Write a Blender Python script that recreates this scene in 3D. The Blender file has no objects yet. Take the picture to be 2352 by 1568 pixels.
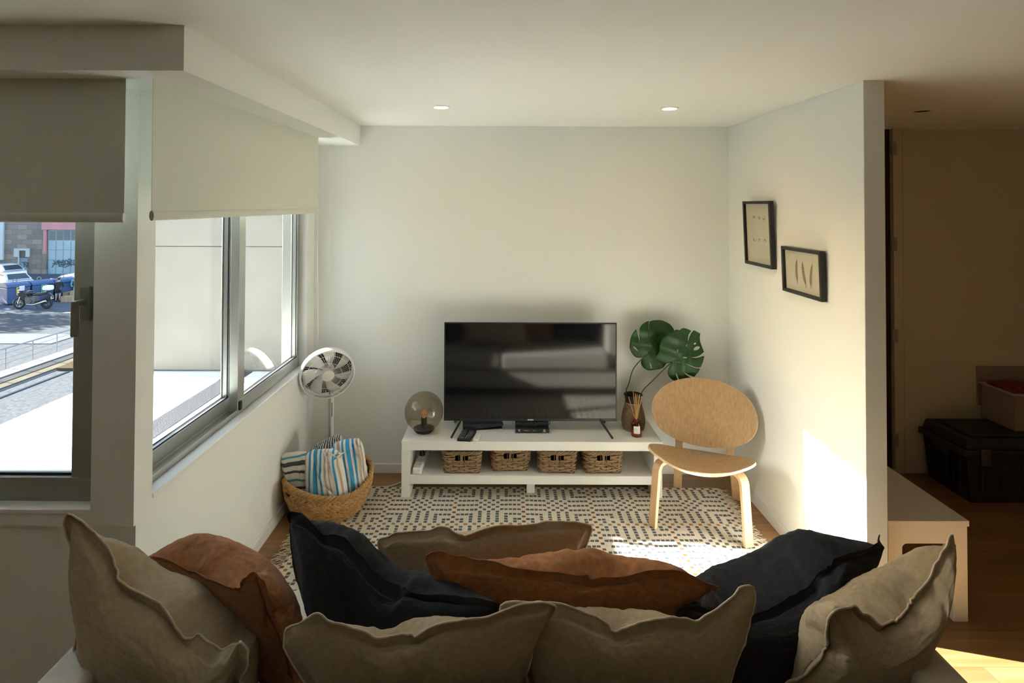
import bpy, bmesh, math, random
import numpy as np
from mathutils import Matrix, Vector, noise
from mathutils.geometry import delaunay_2d_cdt, tessellate_polygon

sc = bpy.context.scene
COL = sc.collection
PI = math.pi
R = math.radians

# ------------------------------------------------------------------ camera
FPX, CAMZ = 1317.0, 1.805                       # focal length in pixels of the 2352 px wide frame, eye height
PPX, PPY = 1150.08, 449.16                      # principal point (shift lens)
CAMROT = Matrix.Rotation(PI / 2 + R(0.95), 3, 'X') @ Matrix.Rotation(R(0.2), 3, 'Z')
cam = bpy.data.cameras.new('camera')
cam.sensor_width = 36.0
cam.lens = FPX / 2352 * 36.0
cam.shift_x = (1176 - PPX) / 2352
cam.shift_y = (PPY - 784) / 2352
cam.clip_start, cam.clip_end = 0.05, 300
camo = bpy.data.objects.new('camera', cam)
camo.matrix_world = Matrix.Translation((0, 0, CAMZ)) @ CAMROT.to_4x4()
COL.objects.link(camo)
sc.camera = camo

# ------------------------------------------------------------------ sky, sun, exposure
SUN_DIR = Vector((1.0, -0.268, -0.418)).normalized()     # the way the sunlight travels
w = bpy.data.worlds.new('world')
sc.world = w
w.use_nodes = True
nt = w.node_tree
sky = nt.nodes.new('ShaderNodeTexSky')
sky.sky_type = 'NISHITA'
sky.sun_disc = False
sky.sun_elevation = R(22)
sky.sun_rotation = R(-73)
bg = nt.nodes['Background']
nt.links.new(sky.outputs[0], bg.inputs[0])
bg.inputs[1].default_value = 0.25
sun = bpy.data.lights.new('sun', 'SUN')
sun.energy = 16.0
sun.angle = R(0.6)
sun.color = (1.0, 0.985, 0.96)
suno = bpy.data.objects.new('sun', sun)
suno.rotation_euler = SUN_DIR.to_track_quat('-Z', 'Y').to_euler()
suno.location = (-20, 10, 12)
COL.objects.link(suno)
sc.view_settings.view_transform = 'Standard'
sc.view_settings.look = 'None'
sc.view_settings.gamma = 1.0
sc.view_settings.exposure = 1.95
sc.view_settings.use_curve_mapping = False
cy = sc.cycles
cy.use_denoising = True
cy.max_bounces = 14
cy.diffuse_bounces = 8
cy.glossy_bounces = 5
cy.transmission_bounces = 8
cy.transparent_max_bounces = 16
cy.caustics_reflective = False
cy.caustics_refractive = False
cy.sample_clamp_indirect = 8.0


def at(px, py, Y):
    """the world point at depth Y that lies on a pixel's line of sight (used for measuring the place off the photograph)"""
    r = CAMROT @ Vector(((px - PPX) / FPX, -(py - PPY) / FPX, -1.0))
    return Vector((0, 0, CAMZ)) + r * (Y / r.y)


# ------------------------------------------------------------------ materials
def srgb(r, g, b):
    f = lambda c: (c / 255 / 12.92) if c <= 10 else ((c / 255 + 0.055) / 1.055) ** 2.4
    return (f(r), f(g), f(b), 1.0)


def mat(name, col, rough=0.5, metal=0.0, spec=0.5, bump=0.0, bscale=50.0, var=0.0, vscale=6.0, coat=0.0, sheen=0.0, coords='Object'):
    m = bpy.data.materials.new(name)
    m.use_nodes = True
    n, l = m.node_tree.nodes, m.node_tree.links
    b = n['Principled BSDF']
    c = col if len(col) == 4 else (*col, 1.0)
    b.inputs['Base Color'].default_value = c
    b.inputs['Roughness'].default_value = rough
    b.inputs['Metallic'].default_value = metal
    b.inputs['Specular IOR Level'].default_value = spec
    b.inputs['Coat Weight'].default_value = coat
    b.inputs['Sheen Weight'].default_value = sheen
    tc = n.new('ShaderNodeTexCoord')
    if bump:
        t = n.new('ShaderNodeTexNoise')
        t.inputs['Scale'].default_value = bscale
        t.inputs['Detail'].default_value = 4
        l.new(tc.outputs[coords], t.inputs['Vector'])
        bp = n.new('ShaderNodeBump')
        bp.inputs['Strength'].default_value = bump
        bp.inputs['Distance'].default_value = 0.01
        l.new(t.outputs[0], bp.inputs['Height'])
        l.new(bp.outputs[0], b.inputs['Normal'])
    if var:
        t = n.new('ShaderNodeTexNoise')
        t.inputs['Scale'].default_value = vscale
        t.inputs['Detail'].default_value = 3
        l.new(tc.outputs[coords], t.inputs['Vector'])
        r = n.new('ShaderNodeValToRGB')
        r.color_ramp.elements[0].position, r.color_ramp.elements[1].position = 0.3, 0.7
        r.color_ramp.elements[0].color = (*[x * (1 - var) for x in c[:3]], 1)
        r.color_ramp.elements[1].color = (*[min(1, x * (1 + var)) for x in c[:3]], 1)
        l.new(t.outputs[0], r.inputs[0])
        l.new(r.outputs[0], b.inputs['Base Color'])
    return m


def island_var(name, cols, rough=0.7, bump=0.0, bscale=200):
    """a material whose tone differs from strand to strand"""
    m = mat(name, cols[0], rough, bump=bump, bscale=bscale)
    n, l = m.node_tree.nodes, m.node_tree.links
    g = n.new('ShaderNodeNewGeometry')
    r = n.new('ShaderNodeValToRGB')
    e = r.color_ramp.elements
    e[0].color, e[1].color = (*cols[0][:3], 1), (*cols[-1][:3], 1)
    for i, c in enumerate(cols[1:-1]):
        x = e.new((i + 1) / (len(cols) - 1))
        x.color = (*c[:3], 1)
    l.new(g.outputs['Random Per Island'], r.inputs[0])
    l.new(r.outputs[0], n['Principled BSDF'].inputs['Base Color'])
    return m


def fabric(name, col, rough=0.9, weave=0.35, wscale=900, var=0.12, fold=0.0, sheen=0.15):
    """woven cloth: fine twill bump, soft tone variation, worked in the cloth's own (UV) coordinates"""
    m = mat(name, col, rough, spec=0.15, sheen=sheen)
    n, l = m.node_tree.nodes, m.node_tree.links
    b = n['Principled BSDF']
    tc = n.new('ShaderNodeTexCoord')
    wv = n.new('ShaderNodeTexWave')
    wv.bands_direction = 'DIAGONAL'
    wv.inputs['Scale'].default_value = wscale / 2
    wv.inputs['Distortion'].default_value = 1.5
    l.new(tc.outputs['UV'], wv.inputs['Vector'])
    nz = n.new('ShaderNodeTexNoise')
    nz.inputs['Scale'].default_value = 9
    nz.inputs['Detail'].default_value = 5
    l.new(tc.outputs['UV'], nz.inputs['Vector'])
    nz.inputs['Distortion'].default_value = 1.2
    b0 = n.new('ShaderNodeBump')
    b0.inputs['Strength'].default_value = 0.6
    b0.inputs['Distance'].default_value = 0.006 * fold + 1e-6
    l.new(nz.outputs[0], b0.inputs['Height'])
    bp = n.new('ShaderNodeBump')
    bp.inputs['Strength'].default_value = weave
    bp.inputs['Distance'].default_value = 0.0009
    l.new(wv.outputs['Fac'], bp.inputs['Height'])
    l.new(b0.outputs[0], bp.inputs['Normal'])
    l.new(bp.outputs[0], b.inputs['Normal'])
    n2 = n.new('ShaderNodeTexNoise')
    n2.inputs['Scale'].default_value = 60
    n2.inputs['Detail'].default_value = 6
    l.new(tc.outputs['UV'], n2.inputs['Vector'])
    r = n.new('ShaderNodeValToRGB')
    r.color_ramp.elements[0].position, r.color_ramp.elements[1].position = 0.3, 0.7
    r.color_ramp.elements[0].color = (*[x * (1 - var) for x in col[:3]], 1)
    r.color_ramp.elements[1].color = (*[x * (1 + var) for x in col[:3]], 1)
    l.new(n2.outputs[0], r.inputs[0])
    l.new(r.outputs[0], b.inputs['Base Color'])
    return m


def striped(name, stops, axis=0, wobble=0.004):
    """towelling with woven stripes; stops = [(start, colour)...] along one UV axis"""
    m = mat(name, (1, 1, 1), 0.95, spec=0.1, sheen=0.2)
    n, l = m.node_tree.nodes, m.node_tree.links
    tc = n.new('ShaderNodeTexCoord')
    s = n.new('ShaderNodeSeparateXYZ')
    l.new(tc.outputs['UV'], s.inputs[0])
    nz = n.new('ShaderNodeTexNoise')
    nz.inputs['Scale'].default_value = 14
    l.new(tc.outputs['UV'], nz.inputs['Vector'])
    ma = n.new('ShaderNodeMath')
    ma.operation = 'MULTIPLY_ADD'
    ma.inputs[1].default_value = wobble
    l.new(nz.outputs[0], ma.inputs[0])
    l.new(s.outputs[axis], ma.inputs[2])
    r = n.new('ShaderNodeValToRGB')
    r.color_ramp.interpolation = 'CONSTANT'
    e = r.color_ramp.elements
    e[0].position, e[0].color = stops[0][0], (*stops[0][1][:3], 1)
    e[1].position, e[1].color = stops[1][0], (*stops[1][1][:3], 1)
    for p, c in stops[2:]:
        x = e.new(p)
        x.color = (*c[:3], 1)
    l.new(ma.outputs[0], r.inputs[0])
    l.new(r.outputs[0], n['Principled BSDF'].inputs['Base Color'])
    n2 = n.new('ShaderNodeTexNoise')
    n2.inputs['Scale'].default_value = 160
    l.new(tc.outputs['UV'], n2.inputs['Vector'])
    bp = n.new('ShaderNodeBump')
    bp.inputs['Strength'].default_value = 0.35
    bp.inputs['Distance'].default_value = 0.002
    l.new(n2.outputs[0], bp.inputs['Height'])
    l.new(bp.outputs[0], n['Principled BSDF'].inputs['Normal'])
    return m


def glassy(name, tint=(1, 1, 1), refl=1.0, ior=1.45, rough=0.0):
    """thin sheet glass: tinted see-through with a Fresnel reflection"""
    m = bpy.data.materials.new(name)
    m.use_nodes = True
    n, l = m.node_tree.nodes, m.node_tree.links
    n.remove(n['Principled BSDF'])
    tr = n.new('ShaderNodeBsdfTransparent')
    tr.inputs[0].default_value = (*tint, 1)
    gl = n.new('ShaderNodeBsdfGlossy')
    gl.inputs['Roughness'].default_value = rough
    fr = n.new('ShaderNodeLayerWeight')
    fr.inputs[0].default_value = 0.5
    pw = n.new('ShaderNodeMath')
    pw.operation = 'POWER'
    pw.inputs[1].default_value = 4.0
    l.new(fr.outputs['Facing'], pw.inputs[0])
    mu = n.new('ShaderNodeMath')
    mu.operation = 'MULTIPLY_ADD'
    mu.inputs[1].default_value = 0.7 * refl
    mu.inputs[2].default_value = 0.04 * refl
    l.new(pw.outputs[0], mu.inputs[0])
    mx = n.new('ShaderNodeMixShader')
    l.new(mu.outputs[0], mx.inputs[0])
    l.new(tr.outputs[0], mx.inputs[1])
    l.new(gl.outputs[0], mx.inputs[2])
    l.new(mx.outputs[0], n['Material Output'].inputs[0])
    return m


def wood(name, c1, c2, scale=1.0, axis='X', rough=0.45, planks=None, dist=2.0):
    """timber: long grain along one axis; planks=(length, width) adds boards"""
    m = mat(name, c1, rough)
    n, l = m.node_tree.nodes, m.node_tree.links
    b = n['Principled BSDF']
    tc = n.new('ShaderNodeTexCoord')
    mp = n.new('ShaderNodeMapping')
    lo_ = 0.06 if planks else 0.007
    st = {'X': (lo_, 1, 1), 'Y': (1, lo_, 1), 'Z': (1, 1, lo_)}[axis]
    mp.inputs['Scale'].default_value = tuple(s * 16 * scale for s in st)
    src = tc.outputs['Object']
    br = None
    if planks:
        br = n.new('ShaderNodeTexBrick')
        br.inputs['Scale'].default_value = 1.0
        br.inputs['Brick Width'].default_value, br.inputs['Row Height'].default_value = planks
        br.inputs['Mortar Size'].default_value = 0.0012
        br.inputs['Mortar Smooth'].default_value = 0.2
        br.inputs['Color1'].default_value = (0, 0, 0, 1)
        br.inputs['Color2'].default_value = (1, 1, 1, 1)
        br.inputs['Mortar'].default_value = (0.5, 0.5, 0.5, 1)
        br.offset = 0.37
        l.new(src, br.inputs['Vector'])
        ad = n.new('ShaderNodeVectorMath')
        ad.operation = 'MULTIPLY_ADD'
        ad.inputs[1].default_value = (3.1, 7.7, 5.3)
        l.new(br.outputs['Color'], ad.inputs[0])
        l.new(src, ad.inputs[2])
        src = ad.outputs[0]
    l.new(src, mp.inputs['Vector'])
    nz = n.new('ShaderNodeTexNoise')
    nz.inputs['Scale'].default_value = 2.0
    nz.inputs['Detail'].default_value = 7
    nz.inputs['Distortion'].default_value = dist * 0.3
    l.new(mp.outputs[0], nz.inputs['Vector'])
    r = n.new('ShaderNodeValToRGB')
    r.color_ramp.elements[0].position, r.color_ramp.elements[1].position = 0.32, 0.68
    r.color_ramp.elements[0].color, r.color_ramp.elements[1].color = (*c2[:3], 1), (*c1[:3], 1)
    l.new(nz.outputs[0], r.inputs[0])
    out = r.outputs[0]
    if planks:
        mx = n.new('ShaderNodeMix')
        mx.data_type = 'RGBA'
        mx.blend_type = 'MULTIPLY'
        mx.inputs[0].default_value = 0.28
        l.new(out, mx.inputs[6])
        l.new(br.outputs['Color'], mx.inputs[7])
        mo = n.new('ShaderNodeMix')
        mo.data_type = 'RGBA'
        l.new(br.outputs['Fac'], mo.inputs[0])
        l.new(mx.outputs[2], mo.inputs[6])
        mo.inputs[7].default_value = (*[x * 0.6 for x in c2[:3]], 1)
        out = mo.outputs[2]
    l.new(out, b.inputs['Base Color'])
    bp = n.new('ShaderNodeBump')
    bp.inputs['Strength'].default_value = 0.12
    bp.inputs['Distance'].default_value = 0.002
    l.new(nz.outputs[0], bp.inputs['Height'])
    l.new(bp.outputs[0], b.inputs['Normal'])
    return m


def emit(name, col, s):
    m = bpy.data.materials.new(name)
    m.use_nodes = True
    b = m.node_tree.nodes['Principled BSDF']
    b.inputs['Base Color'].default_value = (*col, 1)
    b.inputs['Emission Color'].default_value = (*col, 1)
    b.inputs['Emission Strength'].default_value = s
    return m


M = {}
M['wall'] = mat('wall paint', (0.80, 0.824, 0.797), 0.9, spec=0.2, bump=0.05, bscale=160)
M['ceil'] = mat('ceiling paint', (0.815, 0.832, 0.795), 0.95, spec=0.1, bump=0.04, bscale=160)
M['rearwall'] = mat('rear room wall paint', (0.66, 0.58, 0.45), 0.9, spec=0.1)
M['skirt'] = mat('white lacquered skirting', (0.80, 0.81, 0.77), 0.4)
M['floor'] = wood('oak floor boards', (0.38, 0.213, 0.090), (0.27, 0.14, 0.052), axis='X', rough=0.38, planks=(1.9, 0.19))
M['white'] = mat('white lacquer', (0.80, 0.79, 0.74), 0.35)
M['whitep'] = mat('white plastic', (0.82, 0.81, 0.77), 0.4)
M['alu'] = mat('anodised aluminium', (0.50, 0.51, 0.49), 0.35, metal=0.75)
M['alu_d'] = mat('dark grey aluminium', (0.33, 0.345, 0.31), 0.45, metal=0.3)
M['handle'] = mat('grey window handle', (0.20, 0.205, 0.185), 0.4, metal=0.2)
M['gasket'] = mat('black rubber', (0.015, 0.015, 0.016), 0.6)
M['black'] = mat('black plastic', (0.012, 0.012, 0.013), 0.38)
M['blackm'] = mat('matt black', (0.014, 0.014, 0.014), 0.55)
M['glass'] = glassy('window glass', (0.97, 0.985, 0.98), 0.8)
M['blind'] = fabric('roller blind fabric', (0.66, 0.69, 0.62), 0.9, weave=0.15, wscale=1500, var=0.03)
M['linen'] = fabric('beige linen', (0.41, 0.33, 0.222), 0.92, weave=0.4, wscale=700, var=0.10, fold=1.5)
M['pipe'] = fabric('beige linen edge', (0.60, 0.52, 0.40), 0.92, weave=0.3)
M['rust'] = fabric('rust brown linen', (0.36, 0.155, 0.06), 0.92, weave=0.5, wscale=600, var=0.22, fold=3.0)
M['navy'] = fabric('dark navy linen', (0.020, 0.022, 0.030), 0.92, weave=0.5, wscale=600, var=0.25, fold=3.0, sheen=0.08)
M['sofa'] = fabric('sofa upholstery', (0.52, 0.48, 0.40), 0.92, weave=0.35, wscale=900, var=0.06)


# ------------------------------------------------------------------ mesh builder
class MB:
    def __init__(s):
        s.v, s.f, s.m = [], [], []
        s.uv = None

    def add(s, vs, fs, mi=0):
        o = len(s.v)
        s.v += [tuple(p) for p in vs]
        s.f += [tuple(i + o for i in f) for f in fs]
        s.m += [mi] * len(fs)
        return s

    def box(s, x0, y0, z0, x1, y1, z1, mi=0):
        vs = [(x0, y0, z0), (x1, y0, z0), (x1, y1, z0), (x0, y1, z0), (x0, y0, z1), (x1, y0, z1), (x1, y1, z1), (x0, y1, z1)]
        return s.add(vs, [(0, 3, 2, 1), (4, 5, 6, 7), (0, 1, 5, 4), (1, 2, 6, 5), (2, 3, 7, 6), (3, 0, 4, 7)], mi)

    def obox(s, c, ax, ay, az, mi=0):
        """box from a centre and three half-axis vectors"""
        c, ax, ay, az = map(Vector, (c, ax, ay, az))
        vs = [c + sx * ax + sy * ay + sz * az for sz in (-1, 1) for sx, sy in ((-1, -1), (1, -1), (1, 1), (-1, 1))]
        return s.add(vs, [(0, 3, 2, 1), (4, 5, 6, 7), (0, 1, 5, 4), (1, 2, 6, 5), (2, 3, 7, 6), (3, 0, 4, 7)], mi)

    def tube(s, pts, r, n=8, mi=0, closed=False, flat=1.0):
        pts = [Vector(p) for p in pts]
        k = len(pts)
        rs = r if isinstance(r, (list, tuple)) else [r] * k
        vs, fs = [], []
        up = None
        for i, p in enumerate(pts):
            a = pts[(i - 1) % k] if (closed or i > 0) else p
            b = pts[(i + 1) % k] if (closed or i < k - 1) else p
            t = (b - a)
            t = t.normalized() if t.length > 1e-9 else Vector((0, 0, 1))
            if up is None:
                up = Vector((0, 0, 1)) if abs(t.z) < 0.9 else Vector((1, 0, 0))
            u = up - t * up.dot(t)
            if u.length < 1e-6:
                u = t.orthogonal()
            u.normalize()
            q = t.cross(u)
            up = u
            for j in range(n):
                an = 2 * PI * j / n
                vs.append(p + (u * math.cos(an) + q * math.sin(an) * flat) * rs[i])
        rng = k if closed else k - 1
        for i in range(rng):
            for j in range(n):
                a, b = i * n + j, i * n + (j + 1) % n
                c, d = ((i + 1) % k) * n + (j + 1) % n, ((i + 1) % k) * n + j
                fs.append((a, b, c, d))
        if not closed:
            fs.append(tuple(range(n - 1, -1, -1)))
            fs.append(tuple(range((k - 1) * n, k * n)))
        return s.add(vs, fs, mi)

    def lathe(s, prof, c=(0, 0, 0), n=32, mi=0, mtx=None, caps=True):
        vs, fs = [], []
        k = len(prof)
        for r, z in prof:
            for j in range(n):
                a = 2 * PI * j / n
                p = Vector((r * math.cos(a), r * math.sin(a), z))
                vs.append((mtx @ p if mtx else p) + Vector(c))
        for i in range(k - 1):
            for j in range(n):
                fs.append((i * n + j, i * n + (j + 1) % n, (i + 1) * n + (j + 1) % n, (i + 1) * n + j))
        if caps and prof[0][0] > 1e-4:
            fs.append(tuple(range(n - 1, -1, -1)))
        if caps and prof[-1][0] > 1e-4:
            fs.append(tuple(range((k - 1) * n, k * n)))
        return s.add(vs, fs, mi)

    def prism(s, poly, fn, t0, t1, mi=0):
        """extrude a 2D polygon: fn(u, v, t) gives the 3D point"""
        n = len(poly)
        vs = [fn(u, v, t0) for u, v in poly] + [fn(u, v, t1) for u, v in poly]
        fs = []
        tri = tessellate_polygon([[Vector((u, v, 0)) for u, v in poly]])
        for t in tri:
            fs.append(tuple(t))
            fs.append(tuple(n + i for i in reversed(t)))
        fs += [(i, (i + 1) % n, n + (i + 1) % n, n + i) for i in range(n)]
        return s.add(vs, fs, mi)

    def ell(s, c, ax, ay, az, n=10, k=6, mi=0):
        """ellipsoid from a centre and three half-axis vectors"""
        c, ax, ay, az = map(Vector, (c, ax, ay, az))
        vs = [c - az]
        for i in range(1, k):
            ph = -PI / 2 + PI * i / k
            for j in range(n):
                a = 2 * PI * j / n
                vs.append(c + math.cos(ph) * (math.cos(a) * ax + math.sin(a) * ay) + math.sin(ph) * az)
        vs.append(c + az)
        fs = [(0, 1 + (j + 1) % n, 1 + j) for j in range(n)]
        for i in range(k - 2):
            for j in range(n):
                a = 1 + i * n
                fs.append((a + j, a + (j + 1) % n, a + n + (j + 1) % n, a + n + j))
        last = len(vs) - 1
        a = 1 + (k - 2) * n
        fs += [(a + j, a + (j + 1) % n, last) for j in range(n)]
        return s.add(vs, fs, mi)

    def grid(s, fn, nu, nv, mi=0):
        vs = [fn(i / nu, j / nv) for i in range(nu + 1) for j in range(nv + 1)]
        k = nv + 1
        fs = [(i * k + j, (i + 1) * k + j, (i + 1) * k + j + 1, i * k + j + 1) for i in range(nu) for j in range(nv)]
        return s.add(vs, fs, mi)

    def build(s, name, mats, parent=None, bevel=0.0, seg=2, smooth=True, sub=0, off=None, solid=0.0, fix=True):
        me = bpy.data.meshes.new(name)
        vs = s.v
        if off is not None:
            ox, oy, oz = off
            vs = [(x - ox, y - oy, z - oz) for x, y, z in vs]
        me.from_pydata(vs, [], s.f)
        mats = mats if isinstance(mats, (list, tuple)) else [mats]
        for m in mats:
            me.materials.append(m)
        me.polygons.foreach_set('material_index', s.m)
        if s.uv:
            ul = me.uv_layers.new(name='UVMap')
            for lp in me.loops:
                ul.data[lp.index].uv = s.uv[lp.vertex_index]
        me.update()
        if fix:
            bm = bmesh.new()
            bm.from_mesh(me)
            bmesh.ops.recalc_face_normals(bm, faces=bm.faces)
            bm.to_mesh(me)
            bm.free()
        o = bpy.data.objects.new(name, me)
        COL.objects.link(o)
        if parent:
            o.parent = parent
        if smooth:
            me.polygons.foreach_set('use_smooth', [True] * len(me.polygons))
            me.set_sharp_from_angle(angle=R(38))
        if solid:
            md = o.modifiers.new('solid', 'SOLIDIFY')
            md.thickness = solid
            md.offset = 0
        if bevel:
            md = o.modifiers.new('bevel', 'BEVEL')
            md.width, md.segments, md.limit_method, md.angle_limit = bevel, seg, 'ANGLE', R(40)
            md.harden_normals = False
        if sub:
            md = o.modifiers.new('sub', 'SUBSURF')
            md.levels = md.render_levels = sub
        return o


def tag(o, label, cat, group=None, kind=None):
    o['label'], o['category'] = label, cat
    if group:
        o['group'] = group
    if kind:
        o['kind'] = kind
    return o


def empty(name, loc=(0, 0, 0), rz=0.0):
    o = bpy.data.objects.new(name, None)
    o.location = loc
    o.rotation_euler = (0, 0, rz)
    o.empty_display_size = 0.05
    COL.objects.link(o)
    return o


def thing(name, label, cat, loc=(0, 0, 0), rz=0.0, group=None):
    return tag(empty(name, loc, rz), label, cat, group)


def struct(name, mb, m, **k):
    o = mb.build(name, m, **k)
    o['kind'] = 'structure'
    return o


def kids(o):
    return [c for c in bpy.data.objects if c.parent == o]


def copy_tree(o, parent=None):
    c = o.copy()
    COL.objects.link(c)
    if parent:
        c.parent = parent
    for ch in kids(o):
        copy_tree(ch, c)
    return c


B = lambda *a: MB().box(*a)
rnd = random.Random(7)

# ------------------------------------------------------------------ room shell
XL, XR, YB, ZC = -1.265, 1.55, 3.90, 2.344       # left wall, right wall, back wall, ceiling
plan = [(-3.3, -3.2), (4.3, -3.2), (4.3, 4.05), (-1.425, 4.05), (-1.425, 2.12), (-3.3, 2.12)]
xyz = lambda u, v, t: (u, v, t)
struct('floor', MB().prism(plan, xyz, -0.12, 0.0), M['floor'])
struct('ceiling', MB().prism(plan, xyz, ZC, ZC + 0.2), M['ceil'])
struct('wall_back', B(-1.425, YB, 0, 1.64, 4.05, ZC), M['wall'])
struct('wall_right', B(XR, 2.445, 0, 1.64, YB, ZC), M['wall'], bevel=0.002)
wl = MB()
wl.box(-1.415, 2.012, 0, XL, 2.105, 0.69).box(-1.415, 2.0, 0.69, XL, 2.105, ZC)      # corner post
wl.box(-1.425, 2.105, 0, XL, YB, 0.735)                                              # below the sill
wl.box(-1.425, 3.76, 0.735, XL, YB, ZC)                                              # far side of the opening
wl.box(-1.425, 2.105, 1.957, XL, 3.76, ZC)
struct('wall_left', wl, M['wall'])
wf = MB()
wf.box(-3.3, 2.012, 0, -1.415, 2.12, 0.69).box(-3.3, 2.0, 0.69, -1.415, 2.12, 0.735)
wf.box(-3.3, 2.0, 0.735, -2.9, 2.12, ZC).box(-2.9, 2.0, 2.23, -1.415, 2.12, ZC)
struct('wall_front', wf, M['wall'])
bk = MB()
bk.prism([(-3.3, 1.722), (-0.957, 1.722), (-0.957, YB), (XL, YB), (XL, 2.0), (-3.3, 2.0)], xyz, 2.207, ZC)
struct('trim_1', bk, M['wall'])                                                       # boxed bulkhead over the windows
struct('wall_rear', B(-3.3, -3.2, 0, 4.3, -3.05, ZC), M['rearwall'])
struct('wall_side', B(-3.45, -3.2, 0, -3.3, 2.12, ZC), M['rearwall'])
struct('wall_far', B(4.3, -3.2, 0, 4.45, 4.05, ZC), M['rearwall'])
hall = MB()
hall.box(1.64, YB, 0, 2.60, 4.05, ZC).box(2.60, 4.03, 0, 4.3, 4.05, ZC).box(2.60, YB, 2.335, 4.3, 4.03, ZC)
struct('wall_hall', hall, M['wall'])
struct('baseboard_back', B(XL, YB - 0.012, 0, XR, YB, 0.062), M['skirt'], bevel=0.002)
struct('baseboard_left', B(XL, 2.0, 0, XL + 0.012, YB - 0.012, 0.062), M['skirt'], bevel=0.002)
struct('baseboard_right', B(XR - 0.012, 2.445, 0, XR, YB - 0.012, 0.062), M['skirt'], bevel=0.002)
struct('baseboard_front', B(-3.3, 2.0, 0, XL, 2.012, 0.062), M['skirt'], bevel=0.002)

# hall door: flush full height leaf with hinges beside a dark opening
d1 = empty('door_1')
d1['kind'] = 'structure'
M['darkwood'] = mat('dark brown timber', (0.035, 0.018, 0.010), 0.6)
M['hall'] = mat('hall door paint', (0.62, 0.57, 0.46), 0.6)
B(2.60, 3.93, 0, 2.668, 4.03, 2.335).build('door_reveal', M['darkwood'], d1)
B(2.668, 3.895, 0.004, 2.731, 3.935, 2.335).build('door_jamb', M['hall'], d1, bevel=0.002)
B(2.735, 3.899, 0.004, 4.3, 3.935, 2.335).build('door_leaf', M['hall'], d1, bevel=0.002)
for z in (2.20, 1.55, 0.93, 0.23):
    MB().tube([(2.660, 3.893, z - 0.04), (2.660, 3.893, z + 0.04)], 0.009, 8).box(2.652, 3.892, z - 0.045, 2.69, 3.896, z + 0.045).build('hinge', M['alu_d'], d1)

# ------------------------------------------------------------------ window in the left wall (two sliding sashes)
w1 = empty('window_1')
w1['kind'] = 'structure'
y0, y1, z0, z1 = 2.107, 3.758, 0.742, 1.955
fr = MB()
fr.box(-1.42, y0, z0, -1.315, y1, z0 + 0.022).box(-1.42, y0, z1 - 0.04, -1.315, y1, z1)
fr.box(-1.42, y0, z0, -1.315, y0 + 0.03, z1).box(-1.42, y1 - 0.02, z0, -1.315, y1, z1)
fr.box(-1.319, y0, z0 + 0.022, -1.315, y1, z0 + 0.034).box(-1.362, y0, z0 + 0.022, -1.358, y1, z0 + 0.034)
fr.build('window_frame', M['alu'], w1, bevel=0.0015)
B(-1.315, y0 - 0.002, 0.735, XL + 0.006, y1 + 0.002, 0.752).build('window_sill', M['skirt'], w1, bevel=0.003)


def sash(x0, x1, ya, yb, rail, stile, stile2, name='sash'):
    s = MB()
    za, zb = z0 + 0.026, z1 - 0.03
    s.box(x0, ya, za, x1, yb, za + rail).box(x0, ya, zb - 0.06, x1, yb, zb)
    s.box(x0, ya, za + rail, x1, ya + stile, zb - 0.06).box(x0, yb - stile2, za + rail, x1, yb, zb - 0.06)
    o = s.build(name, M['alu'], w1, bevel=0.002)
    g = MB()
    gx = (x0 + x1) / 2
    for a in (gx - 0.014, gx + 0.012):
        g.box(a, ya + stile, za + rail, a + 0.003, ya + stile + 0.004, zb - 0.06)
        g.box(a, yb - stile2 - 0.004, za + rail, a + 0.003, yb - stile2, zb - 0.06)
        g.box(a, ya + stile, za + rail, a + 0.003, yb - stile2, za + rail + 0.005)
    g.build('gasket', M['gasket'], o)
    B(gx - 0.003, ya + stile - 0.004, za + rail - 0.004, gx + 0.003, yb - stile2 + 0.004, zb - 0.056).build('pane', M['glass'], o)
    return o


sash(-1.405, -1.362, y0 + 0.02, 2.955, 0.066, 0.06, 0.06)
sF = sash(-1.355, -1.312, 2.885, y1 - 0.02, 0.052, 0.072, 0.025)
B(-1.3115, 2.89, z0 + 0.03, -1.300, 2.912, z0 + 0.075).build('stop', M['gasket'], sF, bevel=0.003)
B(-1.3125, y1 - 0.042, 1.50, -1.3095, y1 - 0.034, 1.62).build('latch', M['alu_d'], sF)

# ------------------------------------------------------------------ window in the wall facing the room (tilt and turn)
w2 = empty('window_2')
w2['kind'] = 'structure'
f2 = MB()
xa, xb = -2.9, -1.416
f2.box(xa, 2.05, 0.75, xb, 2.115, 0.775).box(xa, 2.05, 2.19, xb, 2.115, 2.228).box(xa, 2.05, 0.775, xa + 0.03, 2.115, 2.19).box(xb - 0.03, 2.05, 0.775, xb, 2.115, 2.19)
f2.build('window_frame', M['alu_d'], w2, bevel=0.002)
s2 = MB()
ia, ib = xa + 0.026, xb - 0.022
s2.box(ia, 2.035, 0.772, ib, 2.10, 0.842).box(ia, 2.035, 2.12, ib, 2.10, 2.195).box(ia, 2.035, 0.842, ia + 0.07, 2.10, 2.12).box(ib - 0.072, 2.035, 0.842, ib, 2.10, 2.12)
s2o = s2.build('sash', M['alu_d'], w2, bevel=0.003)
MB().box(ia + 0.07, 2.05, 0.842, ib - 0.072, 2.062, 0.852).box(ib - 0.08, 2.05, 0.852, ib - 0.072, 2.062, 2.12).build('gasket', M['gasket'], s2o)
B(ia + 0.068, 2.066, 0.84, ib - 0.07, 2.072, 2.122).build('pane', M['glass'], s2o)
B(xa, 1.996, 0.735, xb, 2.05, 0.7505).build('window_sill', M['skirt'], w2, bevel=0.002)
B(ib - 0.041, 2.018, 1.395, ib - 0.005, 2.035, 1.515).build('handle', M['handle'], s2o, bevel=0.005, seg=3)
hl = MB()
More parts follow.
